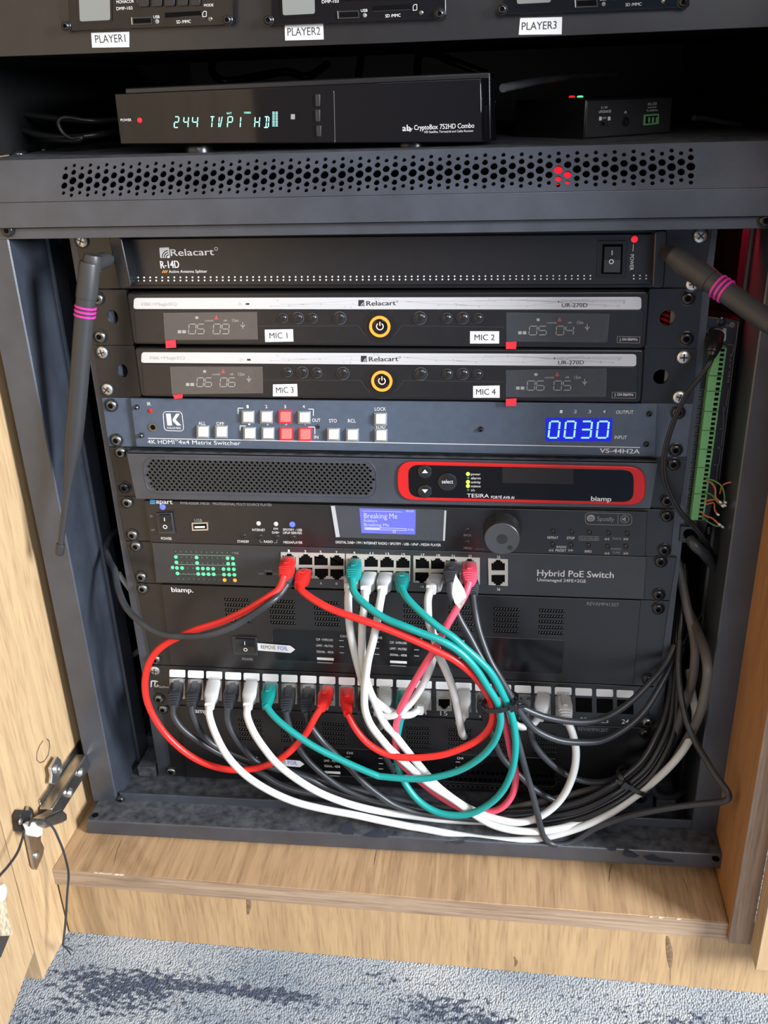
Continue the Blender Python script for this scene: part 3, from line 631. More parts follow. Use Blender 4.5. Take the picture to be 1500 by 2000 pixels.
b = M(); cvt(b, 'F / W', (1173, 213), (1185, 212.3), 5); cvt(b, 'UPGRADE', (1168, 221), (1192, 219.6), 5); cvt(b, 'OFF', (1175, 232.5), (1183, 232), 3.5); cvt(b, 'IR', (1218, 222), (1223, 221.6), 5); cvt(b, 'RS-232', (1264, 206), (1281, 205), 5); cvt(b, 'Tx GND Rx', (1261, 218), (1283, 216.8), 3.5); cq(b, ((1264, 209.5), (1281, 208.6), (1281, 209.6), (1264, 210.5)), 'white', 0.1, 0.6)
for x in (1169, 1186): cq(b, ((x, 228), (x+5, 227.7), (x+5, 235), (x, 235.3)), 'white', 0.1, 0.6)
b.build('lettering', cv)
for px, k in ((1117, 'ledr'), (1133, 'ledg')):
    p = UZ(px, 190, top); b = M(); b.lathe(p, (0, 0, 1), [(2.6, -0.3), (2.6, 0.8), (1.4, 1.3)], k, 12); b.build('status_lamp', cv)

# cables on top of the rack
def simple_cord(name, label, pts, k, r, n=6, cat='cable', group=None):
    b = M(); b.tube(spline(path(pts), n), r, k, 10); o = b.build(name, None, 0, 60, origin=path(pts)[0]); return tag(o, label, cat, group)
simple_cord('power_cable', 'upper black cable running left beside the satellite receiver', [(-20, 208, 90), (40, 222, 85), (100, 230, 82), (160, 236, 80), (215, 236, 90), (240, 236, 120)], 'cblack', 2.6)
simple_cord('power_cable', 'lower black cable sagging along the shelf at far left', [(-20, 232, 88), (30, 250, 80), (80, 264, 72), (140, 268, 70), (200, 262, 80), (240, 255, 110)], 'cblack', 2.6)
simple_cord('power_cable', 'coiled black cable loop on the rack top left of the receiver', [(235, 232, 84), (180, 236, 66), (130, 229, 64), (114, 238, 62), (122, 258, 62), (140, 270, 62), (160, 268, 62), (150, 275, 62), (112, 274, 66), (80, 272, 80)], 'cblack', 1.9)
simple_cord('antenna_cable', 'pale grey cable leaving the receiver towards the back right', [(982, 172, 70), (1010, 166, 90), (1045, 159, 120), (1090, 152, 190), (1140, 148, 260), (1200, 146, 330)], 'cwhite', 3.2)
for i, (lab, pts) in enumerate((('black cable draped behind the receiver at upper left', [(420, 110, 320), (414, 140, 300), (440, 158, 280), (500, 150, 300), (560, 140, 320), (600, 150, 300), (640, 125, 330)]), ('black cable hanging behind the middle of the receiver', [(706, 95, 330), (704, 120, 310), (700, 150, 300)]), ('black cable arched behind the right end of the receiver', [(815, 150, 300), (818, 110, 310), (840, 103, 300), (890, 122, 280), (950, 145, 270)]))):
    simple_cord('power_cable', lab, pts, 'cblack', 4.0)
simple_cord('signal_cable', 'short grey cable on the shelf right of the converter', [(1355, 230, 150), (1385, 233, 165), (1420, 240, 175), (1460, 245, 190)], 'ctaupe', 2.2)

# ================================================================== rack units
def ear_plate(parent, quad, holes=(), y=0.0, k='panel', name='rack_ear'):
    """ear with real holes: quad and holes in photo pixels on plane y"""
    pts = [U(a, c, y) for a, c in quad]; cc = [(p.x, p.z) for p in rounded(pts, 1.5, 3)]
    ci = []
    for px, py, rx, rz in holes: c = U(px, py, y); ci.append((c.x, c.z, rx, rz))
    return pierced(cc, ci, 2.4, lambda u, v, w: Vector((u, y+1.2-w, v)), name, k, parent, 18)

# ---- antenna splitter
d = thing('antenna_splitter', 'black antenna splitter with end handles at the top of the rack', 'audio unit', (0, 0, -44))
b = M(); b.q([(143, 446), (1392, 438), (1373, 562), (166, 564)], 0, 2.4, 'panel'); b.build('faceplate', d, 0.4)
b = M(); b.q([(252, 466), (1280, 456), (1273, 556), (262, 558)], -4, 4, 'panel'); b.build('front_cover', d, 0.8)
for pix in ([(211, 462), (236, 461), (257, 561), (234, 566)], [(1279, 450), (1304, 449), (1297, 563), (1274, 562)]):
    b = M(); pts = rounded([U(a, c, -20) for a, c in pix], 3, 4); b.prism(pts, (0, 19.9, 0), 'satin')
    h = b.build('handle', d, 1.0)
b = M(); b.q([(1169, 470), (1225, 470), (1222, 542), (1166, 540)], -6, 3, 'satin'); b.q([(1177, 477), (1217, 477), (1215, 536), (1174, 535)], -6.4, 0.6, 'hole'); sw = b.build('power_switch', d, 0.5)
b = M(); b.prism([U(1181, 482, -9), U(1213, 482, -9), U(1212, 508, -7), U(1180, 508, -7)], (0, 3, 0), 'bbtn'); b.prism([U(1180, 508, -7), U(1212, 508, -7), U(1211, 532, -8.5), U(1179, 532, -8.5)], (0, 3, 0), 'bbtn')
b.line([(1195.5, 489), (1195.3, 498)], -9.3, 1.6, 'white'); b.annulus(1194, 511, 3.2, 4.8, -8.6, 0.2, 'white', 16); b.build('rocker', sw)
b = M(); b.annulus(1239, 467, 6.5, 9, -4, 1.0, 'knob', 18); b.dot(1239, 467, 6.5, -4, 1.6, 'ledr', dome=True); b.build('power_lamp', d)
b = M()
for i in range(85):
    t = i/84; x = 258+(1262-258)*(t*0.985+0.015*t*t); yy = 542+(538-542)*t
    if 1164 < x < 1226: continue
    for dy in (0, 6.2): b.dot(x, yy+dy, 1.7, -4, 0.25, 'white', 6)
b.build('dot_pattern', d)
b = M(); y = -4
b.rq([(311, 484), (330, 483), (332, 504), (313, 504)], y-0.1, 0.1, 'white', 0.8)
for r in (5, 9, 13): b.annulus(331, 504, r, r+1.8, y-0.12, 0.1, 'panel', 10, 95, 178)
b.text('Relacart', (334, 500), (418, 498), 13, y, 'white', bold=1); b.annulus(422, 486, 2.6, 3.4, y, 0.1, 'white', 14)
b.text('R-14D', (314, 524), (350, 523), 14, y, 'white', bold=2)
for i in range(3): b.line([(317+i*3.5, 533), (320+i*3.5, 528)], y, 1.6, 'orange')
b.text('Active Antenna Splitter', (330, 533), (405, 532.4), 5.5, y, 'white'); b.line([(1237, 477), (1236, 491)], y, 1.2, 'white'); b.text('POWER', (1231, 497), (1230, 528), 7, y, 'white')
b.build('lettering', d)
screws(d, [(160, 470, 'chrome'), (1368, 460, 'chrome'), (1353, 554, 'chrome'), (178, 558, 'gscrew')])

# ---- wireless receivers
def wireless(lab, o):
    d = thing('wireless_receiver', lab, 'audio unit', U(750, o['bot'], 0), 'pair of wireless microphone receivers')
    ear_plate(d, o['earl'], [o['holel']]); ear_plate(d, o['earr'], [o['holer']])
    y = -7
    b = M(); fr = rounded([U(*p, y) for p in o['body']], 4, 4); b.prism(fr, (0, 9, 0), 'satin'); b.build('front_bezel', d, 1.6)
    b = M(); b.rq(o['face'], y-0.5, 0.6, 'panel', 2.5); b.build('front_cover', d, 0.3)
    b = M(); b.rq(o['strip'], y-0.9, 0.9, 'strip', 2.5); sp = b.build('silver_strip', d, 0.3)
    b = M(); yy = y-0.95; (sx0, sy0), (sx1, sy1), _, (sx0b, sy0b) = o['strip']; hh = sy0b-sy0
    rng = random.Random(3); last = None
    for i in range(34):
        x = 520+rng.random()*(sx1-540); t = (x-sx0)/(sx1-sx0); yb = sy0+(sy1-sy0)*t+2+rng.random()*(hh-5)
        if last and abs(last[0]-x) < 190: b.line([last, (x, yb)], yy, 0.7, 'stripline', 0.03)
        b.dot(x, yb, 1.1+rng.random()*1.5, yy, 0.05, 'stripline', 8); last = (x, yb)
    ox, oy = o['t']
    b.text('FBK+MagicEQ', (278+ox[0], 597+oy[0]), (346+ox[0], 596.6+oy[0]), 6, yy, 'stripline'); b.text('Relacart', (716+ox[1], 597+oy[1]), (773+ox[1], 596+oy[1]), 9, yy, 'dark', bold=1); b.annulus(776+ox[1], 589+oy[1], 1.4, 2, yy, 0.05, 'dark', 10)
    b.rq([(700+ox[1], 586+oy[1]), (711+ox[1], 586+oy[1]), (712+ox[1], 598+oy[1]), (700+ox[1], 598+oy[1])], yy-0.05, 0.05, 'dark', 0.5)
    for r in (3, 6): b.annulus(712+ox[1], 598+oy[1], r, r+1.2, yy-0.06, 0.04, 'strip', 8, 95, 178)
    b.text('UR-270D', (1097+ox[2], 600+oy[2]), (1147+ox[2], 599.6+oy[2]), 7.5, yy, 'dark', bold=1); b.text('DUAL CHANNEL WIRELESS MICROPHONE RECEIVER', (1096+ox[2], 589+oy[2]), (1222+ox[2], 588.6+oy[2]), 3.6, yy, 'stripline')
    b.annulus(469+ox[1]*0.5, 594+oy[1], 2, 3.2, yy, 0.05, 'stripline', 10); b.rq([(480+ox[1]*.5, 592+oy[1]), (487+ox[1]*.5, 592+oy[1]), (487+ox[1]*.5, 595.5+oy[1]), (480+ox[1]*.5, 595.5+oy[1])], yy-.05, 0.05, 'dark', .3); b.build('strip_print', sp)
    y -= 0.5; cx, cy = o['btn']
    b = M(); b.dot(cx, cy, 31, y, 0.5, 'satin', 32); b.annulus(cx, cy, 15.5, 20.5, y-0.4, 1.4, 'ring', 36); b.dot(cx, cy, 15, y-0.4, 1.2, 'gloss', 28); pb = b.build('power_button', d)
    b = M(); b.annulus(cx, cy, 5.6, 7.4, y-1.6, 0.3, 'pwr', 22, 125, 415); b.line([(cx, cy-9), (cx, cy-1)], y-1.6, 1.9, 'pwr', 0.3); b.build('power_symbol', pb)
    for px, py, r in o['btns']:
        b = M(); b.annulus(px, py, r*1.0, r*1.16, y, 0.5, 'btnshine', 22); b.dot(px, py, r*0.9, y, 2.6, 'bbtn', 20, dome=True); bt = b.build('button', d)  # pale ring drawn in as the highlight round each button
        b = M(); b.text('Asc' if r > 10.9 else ('SET' if r > 9.6 else ('<' if px in o['lt'] else '>')), (px-r*0.4, py+2), (px+r*0.4, py+2), 4, y-2.2, 'dim', 0.05); b.build('button_print', bt)
    (ax, ay), (bx, by), n0 = o['grv']
    b = M(); b.line([(ax, ay), (cx-42, n0-1), (cx-32, n0+14), (cx-22, n0+22), (cx+22, n0+22), (cx+32, n0+14), (cx+42, n0-1), (bx, by)], y, 1.1, 'grey'); b.build('groove', d)
    for side, disp, fl, tab, digits, dr, mk in (('l', o['dl'], o['fl'], o['tl'], o['nl'], o['gl'], 'film'), ('r', o['dr'], o['fr'], o['tr'], o['nr'], o['gr'], 'filmr')):
        b = M(); b.rq(disp, y-0.15, 0.2, 'lcdoff', 3); ds = b.build('display', d)
        b = M(); (x0, x1, yt, yb) = dr; w = (x1-x0)
        for ch, f in zip(digits, (0, .21, .60, .81)): b.seg(ch, x0+f*w, x0+(f+.17)*w, yt, yb, y-0.2, 'segw', 1.3, 1.5)
        b.text('15m', (x1+6, yt-4), (x1+18, yt-4.4), 6, y-0.2, 'segw'); b.annulus(x1+26, yt+1, 3.2, 4.4, y-0.2, 0.1, 'segw', 12, 180, 360); b.line([(x1+26, yt-4), (x1+26, yt+9)], y-0.2, 1, 'segw')
        b.text('CHANNEL', (x0+w*.40, yt-5), (x0+w*.62, yt-5.4), 3, y-0.2, 'segw'); b.text('dB', (x0+w*.86, yt-5.4), (x0+w*.95, yt-5.6), 3.2, y-0.2, 'segw'); b.rq([(x0+w*.17, yt-15), (x0+w*.24, yt-15), (x0+w*.24, yt-10), (x0+w*.17, yt-10)], y-.3, .1, 'segw', .4)
        for k in (0, 9): b.rq([(x0-21+k, yb-7), (x0-14+k, yb-7), (x0-14+k, yb-1), (x0-21+k, yb-1)], y-.3, .1, 'segw', .3)
        b.q([(x0+w*.63, yt-9), (x0+w*.68, yt-18), (x0+w*.73, yt-9)], y-.3, .1, 'tesred'); b.build('display_characters', ds)
        b = M(); b.q(fl, y-0.9, 0.08, mk); f = b.build('protective_film', d); f['label'] = 'clear protective film over the display'
        b = M(); b.q(tab, y-1.1, 0.2, 'tagred'); b.build('pull_tab', f)
    for quad, txt, p, q in o['lab']: sticker(d, quad, txt, y-0.4, p, q, 11)
    (x0, y0), (x1, y1) = o['frq']; b = M(); b.line([(x0, y0), (x1, y0+1), (x1-1, y1+1), (x0-1, y1), (x0, y0)], y, 0.7, 'dim'); b.text('J: 554-586MHz', (x0+4, y1-4), (x1-5, y1-3.6), 5, y, 'white'); b.build('lettering', d)
    screws(d, o['scr'])
wireless('upper of two black wireless receivers, with stickers MIC 1 and MIC 2', dict(bot=680, earl=[(167, 566), (246, 566), (262, 674), (179, 674)], holel=(220, 619, 4.6, 5.8), earr=[(1268, 564), (1373, 564), (1362, 680), (1258, 681)], holer=(1304, 621, 5.9, 5.9),
    body=[(246, 572), (1270, 568), (1262, 681), (259, 673)], face=[(262, 606), (1257, 606), (1254, 676), (266, 669)], strip=[(261, 582), (1253, 580), (1253, 605), (260, 604)], t=((0, 0, 0), (0, 0, 0)), btn=(742, 637.5),
    btns=[(553, 621, 8), (582, 621, 10), (611, 621, 8.5), (664, 621, 11), (820, 621, 11.5), (873, 621, 9), (904, 621, 10.5), (934, 621, 8.5)], lt=(553, 873), grv=((505, 637), (984, 639), 637),
    dl=[(366, 614), (494, 612), (480, 657), (376, 654)], fl=[(319, 611), (502, 609), (504, 663), (322, 664)], tl=[(323, 665), (343, 664), (344, 679), (324, 680)], nl='0509', gl=(368, 448, 633, 652),
    dr=[(1012, 614), (1182, 616), (1178, 664), (1013, 664)], fr=[(989, 610), (1191, 613), (1186, 669), (989, 667)], tr=[(988, 668), (1009, 667), (1008, 682), (988, 682)], nr='0504', gr=(1033, 1121, 637, 654),
    lab=[(((517, 644), (572, 643), (573, 667), (518, 668)), 'MIC 1', (527, 661), (562, 660.6)), (((918, 647), (975, 647), (975, 671), (918, 671)), 'MIC 2', (927, 664.5), (966, 664.3))], frq=((1206, 657), (1250, 669)),
    scr=[(191, 583, 'gscrew'), (196, 657, 'gscrew'), (1343, 582, 'bscrew'), (1340, 661, 'bscrew')]))
wireless('lower of two black wireless receivers, with stickers MIC 3 and MIC 4', dict(bot=788, earl=[(181, 675), (262, 675), (276, 775), (197, 777)], holel=(239, 724, 4.6, 5.8), earr=[(1258, 681), (1362, 681), (1354, 788), (1252, 788)], holer=(1291, 736, 5.9, 5.9),
    body=[(261, 679), (1260, 682), (1254, 787), (274, 775)], face=[(277, 711), (1246, 717), (1244, 781), (281, 771)], strip=[(276, 688), (1243, 692), (1243, 716), (275, 709)], t=((16, 5, -7), (105, 109, 112)), btn=(746, 744),
    btns=[(562, 727, 8), (591, 727, 10), (619, 728, 9), (670, 729, 11), (822, 730, 11.5), (874, 730, 9), (904, 730, 10.5), (933, 731, 8.5)], lt=(562, 874), grv=((514, 742), (984, 746), 744),
    dl=[(374, 718), (504, 717), (491, 763), (384, 758)], fl=[(332, 716), (513, 716), (514, 768), (336, 770)], tl=[(337, 771), (357, 770), (356, 778), (341, 779)], nl='0606', gl=(384, 460, 738, 755),
    dr=[(1008, 721), (1176, 722), (1172, 771), (1010, 771)], fr=[(988, 723), (1185, 719), (1184, 775), (988, 776)], tr=[(988, 779), (1009, 778), (1008, 793), (988, 793)], nr='0605', gr=(1029, 1116, 744, 762),
    lab=[(((533, 751), (580, 750), (581, 774), (533, 774)), 'MIC 3', (540, 767.5), (574, 767)), (((924, 754), (976, 753), (976, 777), (924, 777)), 'MIC 4', (930, 771), (968, 770.6))], frq=((1196, 766), (1242, 777)),
    scr=[(200, 688, 'chrome'), (210, 760, 'chrome'), (1335, 697, 'chrome'), (1327, 775, 'chrome')]))

# ---- matrix switcher
d = thing('matrix_switcher', 'slate blue switcher with white square buttons and a blue 0030 display', 'video unit', (0, 0, -178))
b = M(); b.rq([(198, 777), (1354, 789), (1341, 893), (212, 872)], 0, 2.4, 'slate', 1.5); b.build('rack_ear', d, 0.4)
y = -3
b = M(); b.q([(254, 778), (1284, 789), (1280, 892), (266, 873)], y, 3, 'slate'); b.build('front_panel', d, 0.5)
def sqb(px, py, lit):
    b = M(); s = 12.5; b.rq([(px-s, py-s), (px+s, py-s), (px+s, py+s), (px-s, py+s)], y-1.2, 1.4, 'redbtn' if lit else 'btnf', 0.6); bt = b.build('lit_button' if lit else 'push_button', d, 0.4)
    b = M(); s = 9.6; b.rq([(px-s, py-s), (px+s, py-s), (px+s, py+s), (px-s, py+s)], y-3.6, 2.4, 'redcore' if lit else 'btn', 0.8); b.build('button_cap', bt, 0.5)
for px, py, l_ in ((396, 844, 0), (432, 844, 0), (484, 815, 0), (520, 815, 0), (557, 815, 1), (594, 816, 0), (487, 847, 0), (523, 847, 0), (559, 848, 1), (596, 849, 1), (651, 849, 0), (688, 850, 0), (743, 819, 0), (744, 851, 0)): sqb(px, py, l_)
b = M(); b.q([(1066, 817), (1196, 818), (1194, 862), (1066, 861)], y-0.5, 0.6, 'dispb'); ds = b.build('display', d)
b = M()
for ch, x0, x1 in (('0', 1071, 1090), ('0', 1102, 1121), ('3', 1133, 1153), ('0', 1165, 1186)): b.seg(ch, x0, x1, 823, 855, y-0.5, 'segb', 3.6, 3.5)
b.build('display_characters', ds)
b = M()
for s, p, q in (('ALL', (388, 830), (402, 830)), ('OFF', (423, 830.5), (438, 831)), ('STO', (643, 825), (658, 825)), ('RCL', (680, 825), (695, 825)), ('LOCK', (732, 802), (754, 802)), ('EDID', (735, 837), (753, 837)), ('OUT', (610, 824), (626, 824)), ('IN', (614, 857), (622, 857)), ('OUTPUT', (1203, 808), (1237, 808)), ('INPUT', (1200, 857), (1224, 857.5)), ('IR', (288, 792), (295, 792))): b.text(s, p, q, 6.5, y, 'white')
for i, ch in enumerate('1234'):
    b.text(ch, (482+i*36.5, 797), (486+i*36.5, 797), 6, y, 'white'); b.text(ch, (485+i*36, 830), (489+i*36, 830), 6, y, 'white'); b.text(ch, (1093+i*28, 806.5), (1098+i*28, 807), 6, y, 'white')
for l_ in ([(465, 809), (465, 797), (475, 797)], [(602, 799), (612, 799), (612, 812)], [(469, 842), (469, 832), (480, 832)], [(602, 834), (615, 834), (615, 848)], [(289, 856), (1250, 874)]): b.line(l_, y, 1.2, 'white')
b.text('4K HDMI', (289, 866.5), (341, 867), 7.5, y, 'white'); b.text('4x4 Matrix Switcher', (349, 867), (470, 869.5), 7.5, y, 'white'); b.text('TM', (342, 862), (348, 862), 3, y, 'white')
b.text('VS-44H2A', (1171, 884), (1249, 886), 8.5, y, 'white', bold=1)
lq = rounded([U(*p, y) for p in ((318, 804), (355, 804), (359, 842), (321, 841))], 3.5, 4)
b.tube(lq+[lq[0]], 0.28, 'white', 5)
b.q([(324, 808), (333, 808), (336, 831), (327, 831)], y-0.12, 0.12, 'white'); b.q([(337, 819), (344, 808), (351, 808), (343, 820), (354, 831), (346, 831), (338, 823)], y-0.12, 0.12, 'white'); b.text('KRAMER', (327, 837.5), (354, 838), 3.6, y, 'white'); b.build('lettering', d)
b = M(); b.dot(294, 802, 4.2, y, 1, 'tesred', dome=True); b.build('infrared_lamp', d)
b = M(); b.dot(621, 833, 4, y, 1, 'bscrew', dome=True); b.build('infrared_window', d)
b = M(); b.annulus(299, 834, 5, 8.5, y, 0.8, 'gscrew', 18); b.dot(299, 834, 5, y, 0.2, 'hole'); b.build('sensor_socket', d)
for px, py in ((268, 795), (277, 850), (1268, 808), (1262, 867), (939, 838)): screw(d, px, py, y, 'gscrew' if px < 300 else 'bscrew', 1.9)
screws(d, [(218, 791, 'gscrew'), (228, 859, 'gscrew'), (1324, 805, 'bscrew'), (1319, 878, 'bscrew')])

# ---- audio processor with the red bezel
d = thing('audio_processor', 'dark audio processor with a mesh grille and red framed control window', 'audio unit', (0, 0, -222))
b = M(); b.q([(212, 873), (1342, 893), (1328, 992), (230, 969)], 0, 2.4, 'panel'); b.build('rack_ear', d, 0.4)
y = -10
FQ = [U(*p, y) for p in ((247, 883), (1285, 902), (1270, 993), (266, 974))]
gq = rounded([U(*p, y) for p in ((277, 892), (733, 900), (737, 973), (287, 964))], 13, 6)
e1 = (FQ[1]-FQ[0]).normalized()
# front sheet with a pierced grille: every hole sits in its own cell, cells outside the capsule stay solid
GA, GB, GC, GD = [U(*p, y) for p in ((278, 891), (732, 900), (736, 973), (288, 964))]
def gpt(s, t): return (GA*(1-s)+GB*s)*(1-t)+(GD*(1-s)+GC*s)*t
NRW, NCL, NS = 13, 44, 10
wmm, hmm = (GB-GA).length, (GD-GA).length
b = M()
for j in range(NRW):
    off = 0.5 if j % 2 else 0.0; t0, t1 = j/NRW, (j+1)/NRW
    cells = ([(0, 0.5)] if off else [])+[(k+off, k+1+off) for k in range(NCL-(1 if off else 0))]+([(NCL-0.5, NCL)] if off else [])
    for a0, a1 in cells:
        s0, s1 = a0/NCL, a1/NCL; cxm, czm = (s0+s1)/2*wmm, (t0+t1)/2*hmm; rr = hmm/2
        ddx = max(rr-cxm, cxm-(wmm-rr), 0); inside = ddx**2+(czm-hmm/2)**2 < (rr-1.4)**2
        if a1-a0 < 0.9 or not inside: b.add([gpt(s0, t0), gpt(s1, t0), gpt(s1, t1), gpt(s0, t1)], [[0, 1, 2, 3]], 'mesh' if inside else 'frame'); continue
        vs = []; hx, hz = (s1-s0)/2, (t1-t0)/2; ru, rv = 1.30/wmm, 1.12/hmm
        for i in range(NS):
            w = 2*math.pi*(i+0.5)/NS; cu, su = math.cos(w), math.sin(w); m_ = max(abs(cu), abs(su))
            vs.append(gpt(s0+hx*(1+cu/m_), t0+hz*(1+su/m_)))
            q_ = gpt(s0+hx+ru*cu, t0+hz+rv*su); vs += [q_, q_+Vector((0, 1.6, 0))]
        for dx, dz in ((1, 1), (-1, 1), (-1, -1), (1, -1)): vs.append(gpt(s0+hx*(1+dx), t0+hz*(1+dz)))
        fs = []
        for i in range(NS):
            k = (i+1) % NS; w0, w1 = 2*math.pi*(i+0.5)/NS, 2*math.pi*(i+1.5)/NS; mid = None
            for ci, cw in enumerate((math.pi/4, 3*math.pi/4, 5*math.pi/4, 7*math.pi/4)):
                if w0 < cw-1e-6 < w1 or w0 < cw+2*math.pi-1e-6 < w1: mid = 3*NS+ci
            fs.append([3*i, mid, 3*k, 3*k+1, 3*i+1] if mid is not None else [3*i, 3*k, 3*k+1, 3*i+1]); fs.append([3*i+1, 3*k+1, 3*k+2, 3*i+2])
        b.add(vs, fs, 'mesh')
for pa, pb, pc, pd in ((FQ[0], FQ[1], GB, GA), (FQ[1], FQ[2], GC, GB), (FQ[2], FQ[3], GD, GC), (FQ[3], FQ[0], GA, GD)): b.add([pa, pb, pc, pd], [[0, 1, 2, 3]], 'frame')
b.build('perforated_front', d, smooth=None)
b = M(); b.prism([p+Vector((0, 4.0, 0)) for p in (FQ[0], FQ[1], FQ[2], FQ[3])], (0, 5.8, 0), 'hole'); b.prism([FQ[0], FQ[1], FQ[1]+Vector((0, 0, -1.5)), FQ[0]+Vector((0, 0, -1.5))], (0, 9.9, 0), 'dusty'); b.build('front_shell', d, 0.3)
b = M(); b.tube(gq+[gq[0]], 0.5, 'frame', 6); b.build('grille_rim', d)
b = M(); b.rq([(775, 901), (1261, 912), (1261, 988), (777, 977)], y-2, 2, 'tesred', 14, 7); rb_ = b.build('red_bezel', d, 0.8); rb_['label'] = 'red bezel'
b = M(); b.rq([(797, 908), (1238, 918), (1237, 981), (799, 971)], y-2.3, 1.2, 'gloss', 9, 6); b.build('control_window', d, 0.2)
y -= 2.3
b = M(); b.q([(981, 913), (1120, 916), (1120, 946), (981, 943)], y-0.1, 0.1, 'lcdoff'); b.build('display', d)
for px, py, r in ((830, 921, 14), (830, 959, 14), (874, 941, 19)):
    b = M(); b.dot(px, py, r, y, 1.2, 'satin', 24); bt = b.build('button', d, 0.3)
    b = M(); yy = y-1.25
    if r < 16:
        s = 1 if py < 940 else -1; b.q([(px-6, py+3*s), (px+6, py+3*s), (px, py-4*s)][::s], yy-0.1, 0.1, 'white')
    else: b.text('select', (px-11, py+3), (px+11, py+3.3), 7.5, yy, 'white', 0.1)
    b.build('button_print', bt)
b = M()
for i, (s, lit) in enumerate((('power', 1), ('alarm', 0), ('activity', 1), ('status', 1), ('a/s', 0))):
    b.text(s, (920, 928+i*7.8), (920+(18.5 if len(s) > 3 else 7), 928.3+i*7.8), 4.6, y, 'white')
b.text('TESIRA', (912, 971), (955, 972), 7, y, 'white'); b.text('FORTÉ AVB AI', (959, 973.5), (1004, 974.5), 5.2, y, 'white', bold=1); b.text('biamp', (1154, 978), (1193, 979), 9, y, 'white', bold=2); b.build('lettering', d)
for i, lit in enumerate((1, 0, 1, 1, 0)):
    b = M(); b.dot(914, 925.5+i*7.8, 3.8 if lit else 2.6, y, 0.8, 'ledy' if lit else 'ledgd', dome=True); b.build('status_lamp', d)
screws(d, [(236, 883, 'gscrew'), (244, 952, 'bscrew'), (1315, 906, 'bscrew'), (1302, 977, 'bscrew')])

# ---- media player with blue screen
d = thing('media_player', 'black media player with a lit blue screen and large round knob', 'audio unit', (0, 0, -267))
b = M(); b.rq([(228, 969), (1318, 996), (1309, 1088), (244, 1056)], 0, 2.4, 'panel', 1.5); b.build('rack_ear', d, 0.4)
y = -3
b = M(); b.q([(281, 978), (1265, 1000), (1260, 1087), (293, 1059)], y, 3, 'panel'); b.build('front_panel', d, 0.4)
b = M(); b.q([(304, 1003), (335, 1002), (342, 1043), (309, 1043)], y-2, 2, 'grey'); sw = b.build('power_switch', d, 0.5)
b = M(); b.prism([U(310, 1007, y-5), U(332, 1006, y-5), U(333, 1022, y-3), U(312, 1022, y-3)], (0, 3, 0), 'bbtn'); b.prism([U(312, 1022, y-3), U(333, 1022, y-3), U(335, 1038, y-4), U(314, 1038, y-4)], (0, 3, 0), 'bbtn')
b.line([(321, 1011), (321.5, 1018)], y-5.3, 1.5, 'white'); b.annulus(322.5, 1029, 2.8, 4.2, y-4.2, 0.2, 'white', 16); b.build('rocker', sw)
b = M(); b.rq([(374, 1021), (406, 1020), (407, 1036), (375, 1037)], y-1.2, 1.2, 'chrome', 0.8); b.rq([(377, 1024), (403, 1023), (404, 1033), (378, 1034)], y-1.3, 0.3, 'hole', 0.4); b.q([(380, 1028), (400, 1027.5), (400, 1031), (380, 1031.5)], y-1.5, 0.3, 'white'); b.build('usb_port', d)
b = M(); b.q([(702, 993), (812, 996), (811, 1044), (706, 1041)], y-0.4, 0.5, 'lcdb'); ds = b.build('display', d)
b = M(); yy = y-0.45
b.text('Breaking Me', (711, 1012), (776, 1013), 10, yy, 'lcdt'); b.text('Robbers', (711, 1019), (737, 1019.6), 5, yy, 'lcdt'); b.text('Breaking Me', (711, 1027), (760, 1028), 5.5, yy, 'lcdt')
b.line([(712, 1030), (793, 1032.5), (793, 1036), (712, 1034), (712, 1030)], yy, 1.0, 'lcdt'); b.line([(714, 1032.2), (742, 1033)], yy, 2.6, 'lcdt'); b.text('0:56', (796, 1036), (808, 1036.4), 4, yy, 'lcdt'); b.text('00:00', (793, 1000), (808, 1000.4), 4, yy, 'lcdt'); b.line([(708, 998), (785, 1000)], yy, 0.7, 'lcdt')
b.annulus(770, 1038.5, 2, 3, yy, 0.1, 'lcdt', 12); b.build('screen_text', ds)
b = M(); b.q([(646, 987), (872, 996), (869, 1057), (655, 1049)], y-0.9, 0.08, 'filmr'); b.line([(650, 988), (660, 1049)], y-0.9, 8, 'stripline', 0.05); b.line([(870, 997), (867, 1056)], y-0.9, 4, 'stripline', 0.05); f = b.build('protective_film', d); f['label'] = 'clear protective film with turned up edges'
b = M(); c = U(981, 1036, y); R = 36*mmx(981, 1036, y); b.lathe(c, (0, -1, 0), [(R*1.04, 0), (R*1.04, 2), (R, 3), (R, 15), (R*0.95, 16.5)], 'knob', 40); b.lathe(c, (0, -1, 0), [(R*0.94, 16.4), (R*0.9, 16.9), (R*0.3, 16.5), (0.5, 16.4)], 'knobface', 40)
b.lathe(c+Vector((R*0.45, 0, -R*0.5)), (0, -1, 0), [(2.2, 16.2), (2.2, 16.9), (1.2, 17.2)], 'knob', 14); b.build('knob', d)
for px, py in ((476, 1046), (508, 1047), (541, 1048), (573, 1049), (913, 1034), (914, 1058), (1080, 1038), (1116, 1039), (1151, 1040), (1188, 1041), (1225, 1042), (1079, 1063), (1115, 1064), (1149, 1065), (1186, 1067), (1222, 1067)):
    b = M(); b.annulus(px, py, 5.2, 6.4, y, 0.3, 'grey', 16); b.dot(px, py, 5, y, 2, 'bbtn', 14, dome=True); b.build('button', d)
for px, py, k in ((505, 1022, 'ledw'), (539, 1023, 'ledw'), (571, 1024, 'ledb'), (318, 990, 'ledb')):
    b = M(); b.dot(px, py, 4.4 if k == 'ledw' else 5.6, y, 1.2, k, dome=True); b.build('indicator_lamp', d)
b = M()
b.text('apart', (305, 983), (337, 984.5), 9, y, 'white', bold=1)
for i in range(3): b.line([(293, 977+i*3), (303, 977.2+i*3)], y, 1.8, 'segblue')
